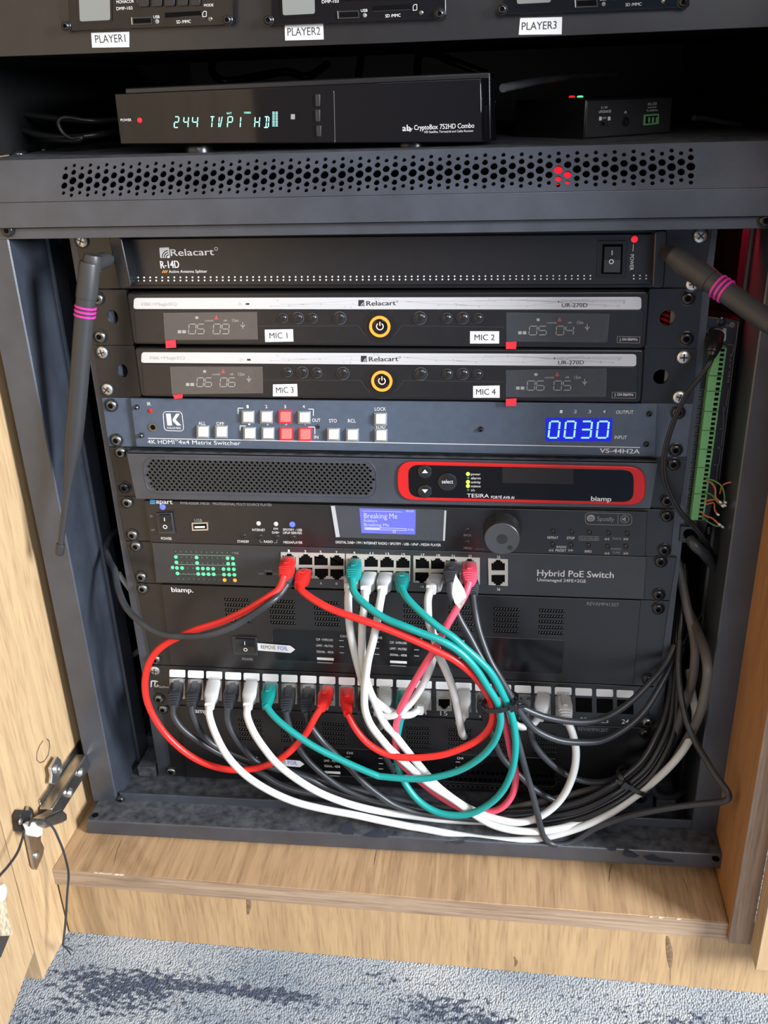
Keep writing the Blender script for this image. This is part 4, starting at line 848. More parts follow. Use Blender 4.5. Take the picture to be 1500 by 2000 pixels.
for s, p, q, h, k in (('PMR4000R MKIII', (353, 985), (409, 986), 5, 'dim'), ('PROFESSIONAL MULTI SOURCE PLAYER', (416, 986), (531, 988.5), 5, 'dim'), ('USB', (380, 1018.5), (395, 1018.7), 5, 'dim'), ('POWER', (315, 1054), (336, 1054.6), 5, 'white'), ('ON', (293, 1010), (299, 1010), 3.6, 'dim'), ('OFF', (296, 1037), (303, 1037), 3.6, 'dim'), ('INTERNET', (493, 1037), (518, 1037.5), 4.6, 'white'),
    ('FM', (535, 1035), (543, 1035), 4.2, 'white'), ('DAB+', (532, 1042), (546, 1042), 4.2, 'white'), ('SPOTIFY - USB', (553, 1036.5), (590, 1037.3), 4.4, 'white'), ('UPnP-SERVER', (553, 1042.5), (590, 1043.3), 4.4, 'white'), ('STANDBY', (464, 1059.5), (487, 1060), 4.6, 'white'), ('RADIO', (516, 1060), (533, 1060.4), 4.6, 'white'), ('MEDIAPLAYER', (554, 1061.3), (591, 1062), 4.6, 'white'),
    ('DIGITAL DAB+ / FM / INTERNET RADIO / SPOTIFY - USB - UPnP - MEDIA PLAYER', (656, 1061), (861, 1067), 4.8, 'white'), ('BACK', (906, 1047), (921, 1047.4), 4.2, 'dim'), ('MENU', (906, 1072.5), (922, 1073), 4.6, 'dim'), ('PUSH - SELECT', (955, 1074), (1006, 1075.4), 4.6, 'dim'), ('REPEAT', (1069, 1052), (1090, 1052.6), 4.8, 'white'), ('STOP', (1107, 1053), (1122, 1053.4), 4.8, 'white'), ('PLAY-PAUSE', (1134, 1053.5), (1167, 1054), 4.4, 'dim'), ('TRACK', (1195, 1054), (1214, 1054.5), 4.4, 'dim'), ('INFO', (1142, 1079), (1155, 1079.4), 4.6, 'white'),
    ('RADIO', (1087, 1070), (1106, 1070.5), 4.2, 'white'), ('PRESET', (1085, 1077), (1106, 1077.5), 4.6, 'white'), ('RADIO', (1194, 1074), (1213, 1074.4), 4.2, 'dim'), ('TUNE', (1196, 1081), (1211, 1081.4), 4.2, 'dim'), ('Spotify', (1166, 1017), (1199, 1018), 8, 'dim')): b.text(s, p, q, h, y, k)
def tri(px, py, s, k='white'): b.q([(px+s*4, py-3), (px-s*1.5, py), (px+s*4, py+3)][::(1 if s > 0 else -1)], y-0.1, 0.1, k)
for px, py, s in ((1072, 1075, 1), (1077, 1075, 1), (1114, 1075, -1), (1119, 1075, -1), (1181, 1053, 1), (1186, 1053, 1), (1222, 1053, -1), (1227, 1053, -1), (1181, 1081, 1), (1186, 1081, 1), (1222, 1081, -1), (1227, 1081, -1)): tri(px, py, s, 'dim')
b.line([(1131, 1047), (1169, 1048), (1169, 1055.5), (1131, 1055), (1131, 1047)], y, 0.7, 'dim'); b.line([(508, 1054), (508, 1059), (514, 1059)], y, 0.7, 'dim'); b.line([(541, 1054), (541, 1060), (535, 1060)], y, 0.7, 'dim'); b.line([(928, 1072), (948, 1073)], y, 0.7, 'dim')
lq = rounded([U(*p, y) for p in ((1143, 1001), (1234, 1004), (1234, 1026), (1143, 1024))], 4, 4); b.tube(lq+[lq[0]], 0.22, 'dim', 5); b.line([(1207, 1005), (1207, 1023)], y, 0.7, 'dim')
b.dot(1154, 1012, 8, y, 0.12, 'dim', 18)
for k_, r in ((0, 5.5), (1, 4.5), (2, 3.5)): b.annulus(1154, 1017+k_*2.5-1, r, r+1.1, y-0.12, 0.1, 'panel', 10, 40, 140)
b.annulus(1220, 1014, 7.6, 8.6, y, 0.1, 'dim', 20); b.q([(1215, 1012), (1218, 1012), (1222, 1009), (1222, 1019), (1218, 1016), (1215, 1016)], y-0.1, 0.1, 'dim'); b.build('lettering', d)
screws(d, [(249, 981, 'gscrew'), (259, 1044, 'gscrew'), (1302, 1007, 'bscrew'), (1297, 1074, 'bscrew')])

# ---- network switch
def port_hole(b, px, py, y, w=26, h=18, up=1):
    """keyed socket opening"""
    b.q([(px-w/2, py-h/2*up), (px-w/2, py+h*0.5*up), (px+w/2, py+h*0.5*up), (px+w/2, py-h/2*up*0.55), (px+w*0.32, py-h/2*up*0.55), (px+w*0.32, py-h/2*up*0.9), (px+w*0.18, py-h/2*up*0.9), (px+w*0.18, py-h/2*up*1.25), (px-w*0.18, py-h/2*up*1.25), (px-w*0.18, py-h/2*up*0.9), (px-w*0.32, py-h/2*up*0.9), (px-w*0.32, py-h/2*up*0.55), (px-w/2, py-h/2*up*0.55)], y-0.12, 0.12, 'hole')
d = thing('network_switch', 'charcoal network switch with patch cables in its ports and green status lights', 'network switch', (0, 0, -311))
b = M(); b.q([(245, 1057), (1322, 1089), (1308, 1173), (265, 1138)], 0, 2.4, 'panel'); b.build('rack_ear', d, 0.4)
y = -2.5
b = M(); b.q([(296, 1060), (1263, 1088), (1258, 1171), (305, 1138)], y, 2.5, 'grey'); b.build('front_panel', d, 0.5)
for quad in ([(548, 1079), (673, 1082), (673, 1132), (549, 1128)], [(675, 1082), (801, 1086), (801, 1136), (676, 1132)], [(807, 1086), (937, 1090), (937, 1142), (807, 1138)], [(953, 1091), (992, 1093), (992, 1145), (954, 1143)]):
    b = M(); b.q(quad, y-1.2, 1.4, 'jackgrey'); b.build('port_block', d, 0.3)
TOPP = {1: (565, 1093), 3: (597, 1094), 5: (627, 1095), 7: (658, 1096), 9: (693, 1097), 11: (725, 1098), 13: (756, 1099), 15: (787, 1100), 17: (825, 1101), 19: (855, 1102), 21: (884, 1103), 23: (917, 1103), 25: (973, 1105)}
BOTP = {2: (565, 1117), 4: (597, 1118), 6: (628, 1120), 8: (658, 1121), 10: (693, 1122), 12: (724, 1123), 14: (755, 1124), 16: (786, 1125), 18: (824, 1127), 20: (855, 1128), 22: (884, 1129), 24: (917, 1129), 26: (973, 1132)}
for n_, (px, py) in list(TOPP.items())+list(BOTP.items()):
    b = M(); port_hole(b, px, py, y-1.2, up=1 if n_ % 2 else -1); b.build('port', d)
b = M()
for n_, (px, py) in TOPP.items(): b.text(str(n_), (px-2.5, py-15), (px+2.5+(1.5 if n_ > 9 else -1.5), py-14.8), 4.6, y, 'white')
for n_, (px, py) in BOTP.items(): b.text(str(n_), (px-2.5, py+21), (px+2.5+(1.5 if n_ > 9 else -1.5), py+21.2), 4.6, y, 'white')
b.text('Hybrid PoE Switch', (1049, 1124.5), (1198, 1129), 12, y, 'white', bold=1); b.text('Unmanaged 24FE+2GE', (1049, 1135), (1144, 1138), 6, y, 'white', bold=1)
for l_ in ([(345, 1083), (452, 1085.5)], [(346, 1102), (462, 1104.5)], [(349, 1121), (462, 1123.5)]): b.line(l_, y, 0.8, 'dim')
b.text('VLAN', (517, 1117), (531, 1117.3), 4, y, 'dim'); b.text('NORM', (504, 1122), (515, 1122.3), 3.6, y, 'dim'); b.text('EXTEND', (534, 1122.4), (546, 1122.8), 3.6, y, 'dim'); b.text('PoE', (458, 1082), (466, 1082), 4, y, 'dim'); b.text('LINK', (333, 1113), (341, 1113), 3.5, y, 'dim'); b.build('lettering', d)
b = M(); b.q([(520, 1119), (531, 1119.3), (531, 1123.5), (520, 1123.3)], y-0.6, 0.6, 'hole'); b.build('slide_switch', d)
lit = {1: (0, 4, 10, 11), 2: (0, 4, 10, 11), 3: (0, 1, 4, 5, 6, 7, 9, 10, 11), 4: (0, 4, 5, 6, 7, 9, 10, 11)}
for r_ in range(6):
    for c_ in range(12):
        px = 343.5+c_*10.1+(r_-1)*1.1; py = 1077+r_*10.7+c_*0.25
        if r_ in lit and c_ in lit[r_]: k, rr = 'ledg', 3.5
        elif r_ == 5 and c_ in (9, 11): k, rr = 'ledo', 3.6
        else: k, rr = 'ledgd', 1.6
        b = M(); b.dot(px, py, rr, y, 0.6, k, 10, dome=True); b.build('status_lamp', d)
b = M(); b.dot(337, 1108, 3.0, y, 0.6, 'ledg', 10, dome=True); b.build('status_lamp', d)
screws(d, [(266, 1066, 'gscrew'), (276, 1126, 'gscrew'), (1290, 1096, 'bscrew'), (1286, 1161, 'bscrew')])

# ---- power amplifiers
def lerp2(q, u, v):
    (a, b_, c, d_) = q; t = (a[0]+(b_[0]-a[0])*u, a[1]+(b_[1]-a[1])*u); w = (d_[0]+(c[0]-d_[0])*u, d_[1]+(c[1]-d_[1])*u); return (t[0]+(w[0]-t[0])*v, t[1]+(w[1]-t[1])*v)
def amplifier(lab, plate, face, scr, foot):
    d = thing('power_amplifier', lab, 'amplifier', foot, 'pair of power amplifiers')
    b = M(); b.q(plate, 0, 2.4, 'panel'); b.build('rack_ear', d, 0.4)
    y = -2.5
    b = M(); b.q(face, y, 2.5, 'panel'); b.build('front_panel', d, 0.4)
    F = lambda u, v: lerp2(face, u, v)
    for i in range(8):
        u0 = 0.130+i*0.0935+0.001*i*i*0.1; u1 = u0+0.053
        for j in range(5):
            v = 0.155+j*0.066; rnd = random.Random(i*5+j)
            b = M(); b.q([F(u0, v-0.016), F(u1, v-0.016), F(u1, v+0.020), F(u0, v+0.020)], y-0.1, 0.1, 'hole')
            for k in range(9):
                t = u0+(u1-u0)*(k+0.25)/9; b.prism([U(*F(t, v+0.011), y-0.7), U(*F(t+0.0026, v-0.010), y-0.7), U(*F(t+0.0046, v-0.010), y-0.7), U(*F(t+0.0020, v+0.011), y-0.7)], (0, 0.6, 0), 'panel' if False else 'ventrib')
            b.build('vent_slot', d)
    b = M(); b.q([F(.138, .62), F(.192, .62), F(.192, .84), F(.138, .84)], y-1.2, 1.4, 'grey'); sw = b.build('power_switch', d, 0.4)
    b = M(); b.prism([U(*F(.145, .645), y-4), U(*F(.186, .645), y-4), U(*F(.186, .735), y-2.4), U(*F(.145, .735), y-2.4)], (0, 3, 0), 'bbtn'); b.prism([U(*F(.145, .735), y-2.4), U(*F(.186, .735), y-2.4), U(*F(.186, .815), y-3.6), U(*F(.145, .815), y-3.6)], (0, 3, 0), 'bbtn')
    b.line([F(.165, .67), F(.165, .715)], y-4.2, 1.2, 'white'); p = F(.1655, .772); b.annulus(p[0], p[1], 2.5, 3.8, y-3.6, 0.2, 'white', 14); b.build('rocker', sw)
    b = M(); lq = rounded([U(*F(.226, .49), y) for _ in (0,)]+[U(*F(u, v), y) for u, v in ((.845, .50), (.845, .905), (.226, .885))], 3.5, 4); b.prism(lq, (0, -0.15, 0), 'window'); lw = [p+Vector((0, -0.15, 0)) for p in lq]; b.tube(lw+[lw[0]], 0.22, 'grey', 5); b.build('display_window', d)
    b = M(); b.q([F(.192, .685), F(.262, .70), F(.272, .745), F(.262, .79), F(.192, .775)], y-1.3, 0.25, 'label'); tg = b.build('foil_tag', d); tg['label'] = 'white arrow tag reading REMOVE FOIL'
    b = M(); b.text('REMOVE', F(.199, .752), F(.230, .755), 7, y-1.35, 'stripdark', 0.05); b.text('FOIL', F(.235, .756), F(.257, .758), 7, y-1.35, 'blueprint', 0.05); b.build('tag_print', tg)
    b = M()
    b.text('biamp.', F(.021, .085), F(.066, .083), 9, y, 'white', bold=2); b.text('REVAMP4120T', F(.888, .075), F(.955, .078), 6.5, y, 'dim'); b.text('POWER', F(.157, .905), F(.180, .905), 5, y, 'dim')
    for c_ in range(4):
        ux = .370+c_*.075 if c_ < 2 else .53+(c_-2)*.09; yy = y-0.2
        b.text('CH'+str(c_+1), F(ux, .57), F(ux+.014, .57), 4.4, yy, 'white')
        for j, s in enumerate(('CLIP - OVERLOAD', 'LIMIT - MUTED', 'SIGNAL - 40DB')):
            if c_ in (0, 2):
                x_ = ux-.052 if c_ == 0 else ux-.055; b.text(s, F(x_, .62+j*.075), F(x_+.036, .622+j*.075), 4.2, yy, 'white')
            b.line([F(ux-.003, .61+j*.075), F(ux+.007, .611+j*.075)], yy, 0.9, 'white')
        if c_ in (0, 2):
            x_ = ux-.052 if c_ == 0 else ux-.055; b.line([F(x_, .843), F(x_+.036, .845)], yy, 5.5, 'white'); b.line([F(x_, .91-.02), F(x_+.034, .912-.02)], yy, 2.2, 'dim')
    b.build('lettering', d)
    screws(d, scr); return d
MT['ventrib'] = mat('bare_vent_rib', (0.20, 0.20, 0.195), 0.35, metal=0.8)
MT['stripdark'] = MT['dark']
A1 = [(314, 1142), (1252, 1173), (1237, 1339), (333, 1298)]
amplifier('upper black power amplifier, between the network switch and patch panel', [(266, 1139), (1308, 1174), (1284, 1341), (297, 1298)], A1, [(279, 1149, 'gscrew'), (304, 1287, 'gscrew'), (1285, 1188, 'bscrew'), (1265, 1326, 'bscrew')], (0, 0, -400))
A2 = [(350, 1379), (1228, 1421), (1214, 1556), (365, 1517)]
d2 = amplifier('lower black power amplifier at the bottom of the rack behind the cables', [(315, 1377), (1272, 1423), (1252, 1562), (337, 1516)], A2, [(319, 1384, 'gscrew'), (335, 1506, 'gscrew'), (1260, 1432, 'bscrew'), (1251, 1559, 'bscrew')], (0, 0, -533))
b = M()
for i in range(24):
    for j in range(3):
        px = 866+i*9.6+(j % 2)*4.8; py = 1506+j*14+i*0.45*1.0
        c = U(px, py, -2.5); b.lathe(c, (0, -1, 0), [(1.9, -0.1), (1.9, 0.15)], 'hole', 6); b.lathe(c+Vector((0, 0, 0)), (0, -1, 0), [(2.3, -0.1), (2.3, 0.1)], 'ventrib', 6)
b.build('air_intake', d2)

# ---- patch panel
d = thing('patch_bay', 'black patch panel with a row of white label windows', 'patch panel', (0, 0, -444))
b = M(); b.q([(289, 1299), (1277, 1342), (1263, 1421), (309, 1377)], -1, 3.4, 'panel'); b.build('faceplate', d, 0.4)
PX = [346, 382, 418, 455, 491, 528, 565, 602, 639, 677, 714, 751, 790, 827, 867, 905, 944, 982, 1021, 1060, 1100, 1140, 1181, 1221]
y = -1
def plab(px): return 1315.5+(px-346)*0.0455
for i, px in enumerate(PX):
    cy = plab(px); w = 15.5+i*0.05
    b = M(); b.rq([(px-w, cy-7.5), (px+w, cy-6.2), (px+w, cy+8.2), (px-w, cy+7)], y-0.8, 0.8, 'label', 1.4); b.build('label_window', d, 0.3)
    b = M()
    if i < 21:
        b.q([(px-15, cy+10), (px+15, cy+11.2), (px+15.5, cy+50), (px-14.5, cy+48.8)], y-0.5, 0.6, 'jack'); b.text('CAT 6', (px-11, cy+17), (px+11, cy+17.8), 4.5, y-0.55, 'stripline')
        port_hole(b, px+0.5, cy+35, y-0.5, 22, 17, -1); b.build('jack', d)
    else:
        b.q([(px-16, cy+11), (px+16, cy+12.2), (px+16.5, cy+40), (px-15.5, cy+38.8)], y-0.12, 0.12, 'hole'); b.build('empty_opening', d)
b = M()
for i, px in enumerate(PX):
    cy = plab(px)+58; b.text(str(i+1), (px-(7 if i > 8 else 3), cy-0), (px+(7 if i > 8 else 3), cy+0.5), 8.5, y, 'white')
b.line([(305, 1330), (296, 1330), (295, 1342)], y, 2.4, 'white'); b.line([(308, 1331), (303, 1331), (302, 1341), (308, 1341), (308, 1337)], y, 2.2, 'white'); b.text('GetFort', (310, 1343), (331, 1344), 4, y, 'white'); b.build('lettering', d)
screws(d, [(303, 1309, 'chrome'), (311, 1364, 'gscrew'), (1264, 1410, 'gscrew')], y)

# ================================================================== antennas
def antenna(lab, pts, joint, r0, ring):
    d = thing('antenna', lab, 'antenna', pts[0], 'pair of stub antennas')
    a = (pts[1]-pts[0]).normalized()
    b = M(); b.tube([joint[0], joint[0].lerp(joint[1], 0.25), joint[1]], [4.2, 6.0, 6.6], 'antenna', 18); b.lathe(joint[1]-a*7, a, [(6.4, 0), (7.2, 3), (7.2, 11), (6.4, 13)], 'antenna', 22); b.build('swivel_joint', d)
    b = M(); L = [(p-pts[0]).length for p in pts]; prof = []
    b.tube([pts[0]+a*t for t in (0, 2, 27, 27.2)], [r0*0.98, r0*1.06, r0*1.06, r0], 'antenna', 24); b.build('base_sleeve', d)
    b = M(); tl = spline(pts[:4], 8); s0 = (pts[1]-pts[0]).length
    for q in [0]:
        rr = [r0*(1-0.10*i/(len(tl)-1)) if i < len(tl)*0.70 else None for i in range(len(tl))]
    ln = [0]
    for i in range(1, len(tl)): ln.append(ln[-1]+(tl[i]-tl[i-1]).length)
    T = ln[-1]; rr = []
    for v in ln:
        f = v/T
        rr.append(r0*(1-0.08*f/0.60) if f < 0.60 else (r0*(0.92-(f-0.60)/0.16*0.52) if f < 0.76 else r0*(0.40-0.06*(f-0.76)/0.24)))
    b.tube(tl, rr, 'antenna', 22); b.build('whip', d)
    e = tl[-1]; ea = (tl[-1]-tl[-3]).normalized(); b = M(); b.lathe(e-ea*2, ea, [(r0*0.46, 0), (r0*0.5, 1), (r0*0.5, 9), (r0*0.4, 10.5)], 'antenna', 16); b.build('tip_cap', d)
    for t in ring:
        b = M(); b.lathe(pts[0]+a*t, a, [(r0*1.0, -0.9), (r0*1.09, -0.6), (r0*1.09, 0.6), (r0*1.0, 0.9)], 'magenta', 24); b.build('magenta_ring', d)
    return d
pL = [U(176, 512, -42), U(163, 640, -46), U(146, 840, -52), U(118, 1066, -58)]
antenna('antenna with magenta rings hanging down at the left side of the rack', pL, (U(215, 505, -18), U(180, 516, -41)), 7.6, (34, 37.3, 40.6))
pR = [U(1326, 507, -42), U(1408, 563, -62), U(1500, 628, -86), U(1640, 725, -122)]
antenna('antenna with magenta rings slanting down to the right edge', pR, (U(1300, 492, -18), U(1328, 508, -41)), 7.8, (34, 37.3, 40.6))

# ================================================================== control processor on its side at the right
d = thing('control_processor', 'narrow black control unit with a column of green terminal blocks', 'control unit', (258, 40, -260))
y = 8
b = M(); b.prism([U(*p, y) for p in ((1376, 617), (1446, 626), (1404, 940), (1372, 1062), (1325, 1060))], (0, 25, 0), 'panel'); b.build('case', d, 0.5)
blocks = ((430, 613, 6), (613, 714, 3), (714, 846, 4), (846, 970, 4), (970, 1092, 4), (1092, 1211, 4), (1211, 1382, 6), (1382, 1555, 6))
def cx(v): return 1250+v/3.332
def cyy(v): return 550+v/3.332
def lx(v): return 455-(v-560)*0.124
def rx(v): return 566-(v-430)*0.134
for i, (v0, v1, n_) in enumerate(blocks):
    b = M()
    l0, l1 = lx(v0), lx(v1); 
    if i == 0: l0 = 512
    hx0, hx1 = rx(v0)-44, rx(v1)-44
    b.prism([U(cx(l0), cyy(v0+2), y-10), U(cx(rx(v0)), cyy(v0+3), y-10), U(cx(rx(v1)), cyy(v1-1), y-10), U(cx(l1), cyy(v1-2), y-10)], (0, 10, 0), 'green'); tb = b.build('terminal_block', d, 0.3)
    b = M()
    for k in range(n_):
        va = v0+(v1-v0)*(k+0.26)/n_; vb = v0+(v1-v0)*(k+0.86)/n_
        b.prism([U(cx(rx(va)-38), cyy(va), y-10.2), U(cx(rx(va)-12), cyy(va+1), y-10.2), U(cx(rx(vb)-12), cyy(vb), y-10.2), U(cx(rx(vb)-38), cyy(vb-1), y-10.2)], (0, 0.2, 0), 'hole')
    b.build('wire_openings', tb)
b = M()
def line(pts): b.line([(cx(p), cyy(q)) for p, q in pts], y, 0.9, 'dim')
line([(570, 408), (612, 414), (600, 480)]); line([(575, 700), (560, 810)]); line([(545, 850), (540, 950)]); line([(520, 958), (542, 958), (528, 1070)]); line([(512, 1195), (525, 1090)]); line([(480, 1190), (508, 1195), (495, 1290)]); line([(640, 262), (515, 1290)])
line([(430, 402), (418, 402), (400, 570)]); line([(385, 690), (300, 1470)]); line([(420, 690), (322, 1510)])
for i in range(14):
    v = 700+i*58; line([(385-i*6.3, v), (418-i*7, v+2)]); b.text('GS' if i < 4 else 'GTx', (cx(398-i*6.6), cyy(v+46)), (cx(403-i*6.6), cyy(v+14)), 4.6, y, 'dim')
b.text('9V DC', (cx(442), cyy(375)), (cx(447), cyy(300)), 6, y, 'dim'); b.annulus(cx(600), cyy(282), 3.6, 5, y, 0.1, 'dim', 16); b.dot(cx(600), cyy(282), 1.8, y, 0.1, 'dim', 8); b.line([(cx(560), cyy(288)), (cx(582), cyy(285))], y, 1, 'dim'); b.text('RELAYS', (cx(580), cyy(655)), (cx(600), cyy(470)), 3.6, y, 'dim'); b.text('I/O', (cx(553), cyy(845)), (cx(556), cyy(818)), 5, y, 'dim'); b.text('IR', (cx(522), cyy(1088)), (cx(524), cyy(1072)), 5, y, 'dim'); b.text('LAN', (cx(452), cyy(1640)), (cx(458), cyy(1600)), 5.5, y, 'dim')
b.build('lettering', d)
b = M(); b.lathe(U(cx(530), cyy(260), y), (0, -1, 0), [(3.4, -1), (3.4, 0.6), (2.2, 1.2), (1.6, 0.4)], 'bscrew', 14); b.build('case_screw', d)
b = M(); b.annulus(cx(498), cyy(362), 14.5, 17.5, y, 1.2, 'chrome', 24, -30, 190); b.q([(cx(540), cyy(304)), (cx(563), cyy(306)), (cx(558), cyy(384)), (cx(534), cyy(384))], y-0.8, 0.8, 'jack'); b.build('power_socket', d)
b = M(); b.prism([U(cx(265), cyy(1590), y-8), U(cx(385), cyy(1600), y-8), U(cx(375), cyy(1700), y-8), U(cx(255), cyy(1690), y-8)], (0, 8, 0), 'gloss'); b.build('network_socket', d, 0.5)
for nm, k, pts in (('orange', 'worange', ((430, 1300), (465, 1310), (490, 1350), (492, 1400), (515, 1430))), ('green', 'wgreen', ((430, 1285), (480, 1295), (530, 1330), (550, 1390), (548, 1430))), ('orange', 'worange', ((520, 1380), (535, 1330), (570, 1310), (633, 1300))), ('orange', 'worange', ((420, 1430), (470, 1420), (515, 1425), (545, 1450))),
        ('green', 'wgreen', ((425, 1370), (470, 1390), (500, 1430), (530, 1455))), ('orange', 'worange', ((430, 1450), (480, 1440), (485, 1480), (500, 1510))), ('orange', 'worange', ((400, 1500), (430, 1525), (470, 1540), (510, 1575))), ('green', 'wgreen', ((405, 1530), (440, 1560), (490, 1588), (530, 1590)))):
    b = M(); b.tube(spline([U(cx(p), cyy(q), y-10-18*i/(len(pts)-1)) for i, (p, q) in enumerate(pts)], 5), 0.65, k, 6); b.tube([U(cx(pts[-1][0]), cyy(pts[-1][1]), y-28), U(cx(pts[-1][0]+14), cyy(pts[-1][1]+10), y-28)], 0.9, 'clip', 6); o = b.build('signal_wire', d); o['label'] = nm+' bare ended wire'

# ================================================================== patch cords
def plug(root, start, y0, end, y1, k, style='ribbed', kname='plug'):
    P0, P1 = U(*start, y0), U(*end, y1); wd = Vector((1, 0, 0))
    b = M(); b.loft(P0, P1, wd, [(-0.05, 11.6, 8.2), (0.42, 11.6, 8.2)], 'clear', 12, 8); pl = b.build(kname, root, 0.3)
    b = M()
    if style == 'ribbed':
        se = [(0.16, 12.4, 9.6), (0.52, 13.6, 11.4), (0.60, 13.0, 11.0)]
        for i in range(4):
            t = 0.64+i*0.085; w = 12.2-i*1.3; se += [(t, w, w*0.86), (t+0.045, w, w*0.86), (t+0.05, w-1.8, (w-1.8)*0.86), (t+0.08, w-1.9, (w-1.9)*0.86)]
        se += [(1.0, 6.6, 6.4)]
    elif style == 'square': se = [(0.12, 12.6, 10.5), (0.60, 13.4, 12.0), (0.74, 11.6, 10.6), (0.80, 9.2, 9.0), (1.0, 8.4, 8.4)]
    else: se = [(0.10, 12.0, 9.6), (0.50, 13.0, 11.5), (0.68, 11.0, 10.2), (0.86, 8.6, 8.4), (1.0, 7.0, 7.0)]
    b.loft(P0, P1, wd, se, k, 14, 5); b.build('strain_relief', pl)
    if style != 'square':
        a = (P1-P0).normalized(); up = Vector((0, 0, 1)); up = (up-a*up.dot(a)).normalized()
        b = M(); b.loft(P0+a*4+up*4.6, P0+a*24+up*6.6, wd, [(0, 5.4, 1.2), (0.7, 5.8, 1.6), (1, 4.0, 1.4)], k, 10, 5); b.build('latch_cover', pl)
    return P1
def cord(label, k, pts, plugs=(), r=3.1, group='patch cords in front of the rack', name='patch_cable'):
    P = path(pts); root = thing(name, label, 'cable', P[len(P)//2], group)
    b = M(); b.tube(spline(P, 7), r, k, 12); b.build('cable', root, 0, 70)
    for s, y0, e, y1, st in plugs: plug(root, s, y0, e, y1, k, st)
    return root
YP = -3.5; YB = -44
# red, switch port 1 to patch port 9
cord('red patch cord looping far left from the leftmost switch port to the patch panel', 'red', [(556, 1124, YB), (545, 1150, -50), (527, 1164, -54), (483, 1191, -56), (433, 1214, -56), (383, 1230, -56), (343, 1247, -54), (310, 1268, -52), (290, 1298, -50), (283, 1335, -50), (288, 1372, -50), (305, 1408, -50), (331, 1442, -50), (367, 1473, -50), (408, 1494, -50), (455, 1504, -51), (503, 1500, -52), (540, 1486, -53), (569, 1465, -53), (598, 1432, -51), (616, 1400, -49), (628, 1382, -46)],
     [((565, 1094), YP, (555, 1128), YB, 'ribbed'), ((641, 1346), YP, (627, 1384), -46, 'plain')])
# red, switch port 4 to patch port 10
cord('red patch cord sweeping right across the teal cables into the tied bundle', 'red', [(584, 1142, YB), (592, 1156, -52), (621, 1176, -60), (653, 1192, -64), (707, 1211, -68), (760, 1230, -70), (813, 1252, -72), (853, 1271, -73), (888, 1289, -73), (920, 1314, -71), (943, 1342, -68), (958, 1369, -66), (963, 1395, -65), (957, 1420, -64), (938, 1442, -63), (905, 1460, -63), (860, 1475, -63), (800, 1480, -62), (756, 1473, -60), (719, 1452, -57), (694, 1422, -52), (680, 1394, -47)],
     [((597, 1119), YP, (583, 1144), YB, 'plain'), ((677, 1347), YP, (679, 1394), -46, 'plain')])
# pink
cord('pink patch cord with a loose white tag near its plug', 'pink', [(917, 1136, YB), (908, 1162, -50), (891, 1191, -56), (872, 1223, -60), (853, 1262, -62), (835, 1290, -60), (813, 1326, -56), (792, 1363, -52), (779, 1393, -50), (772, 1436, -50), (778, 1482, -50), (805, 1512, -50), (838, 1540, -50), (870, 1562, -52), (910, 1582, -54), (950, 1586, -56), (980, 1577, -58), (1001, 1551, -58), (1007, 1515, -58), (997, 1465, -58), (986, 1410, -56), (975, 1370, -50), (966, 1345, -20)],
     [((917, 1104), YP, (917, 1140), YB, 'ribbed')])
tg = [U(890, 1121, -56), U(893, 1128, -57), U(907, 1152, -60), U(911, 1166, -62), U(906, 1178, -63), U(899, 1190, -62), U(888, 1178, -60), U(883, 1160, -58), U(884, 1142, -57)]
b = M(); b.prism(tg, (0, 0.4, 0), 'label'); o = b.build('cable_tag', None, 0, origin=tg[0]); tag(o, 'white paper flag tag wrapped on the pink cord', 'tag')
# teal
cord('teal patch cord from upper switch port nine, looping through the tie and back left', 'teal', [(688, 1131, YB), (692, 1157, -54), (715, 1182, -62), (749, 1206, -68), (787, 1222, -72), (827, 1238, -74), (859, 1250, -75), (888, 1266, -75), (912, 1286, -75), (933, 1311, -74), (952, 1341, -73), (970, 1370, -72), (977, 1395, -71), (976, 1420, -71), (963, 1452, -70), (935, 1482, -70), (890, 1507, -69), (825, 1521, -68), (750, 1517, -67), (727, 1511, -67), (672, 1487, -65), (617, 1460, -63), (573, 1431, -59), (538, 1402, -53), (519, 1378, -46)],
     [((694, 1098), YP, (688, 1134), YB, 'ribbed'), ((529, 1339), YP, (519, 1380), YB, 'plain')])
cord('teal patch cord from the lower switch row making the big bottom loop', 'teal', [(783, 1147, YB), (795, 1168, -54), (821, 1195, -62), (853, 1222, -68), (883, 1243, -71), (909, 1266, -72), (936, 1290, -72), (957, 1312, -71), (973, 1338, -70), (986, 1365, -69), (996, 1388, -68), (1004, 1418, -68), (1007, 1460, -68), (1000, 1505, -68), (981, 1545, -68), (950, 1574, -68), (910, 1591, -68), (860, 1588, -66), (820, 1566, -62), (791, 1530, -56), (777, 1495, -48), (774, 1455, -42), (780, 1418, -42), (784, 1400, -42)],
     [((786, 1126), YP, (783, 1150), YB, 'plain'), ((789, 1352), YP, (784, 1400), -42, 'plain')])
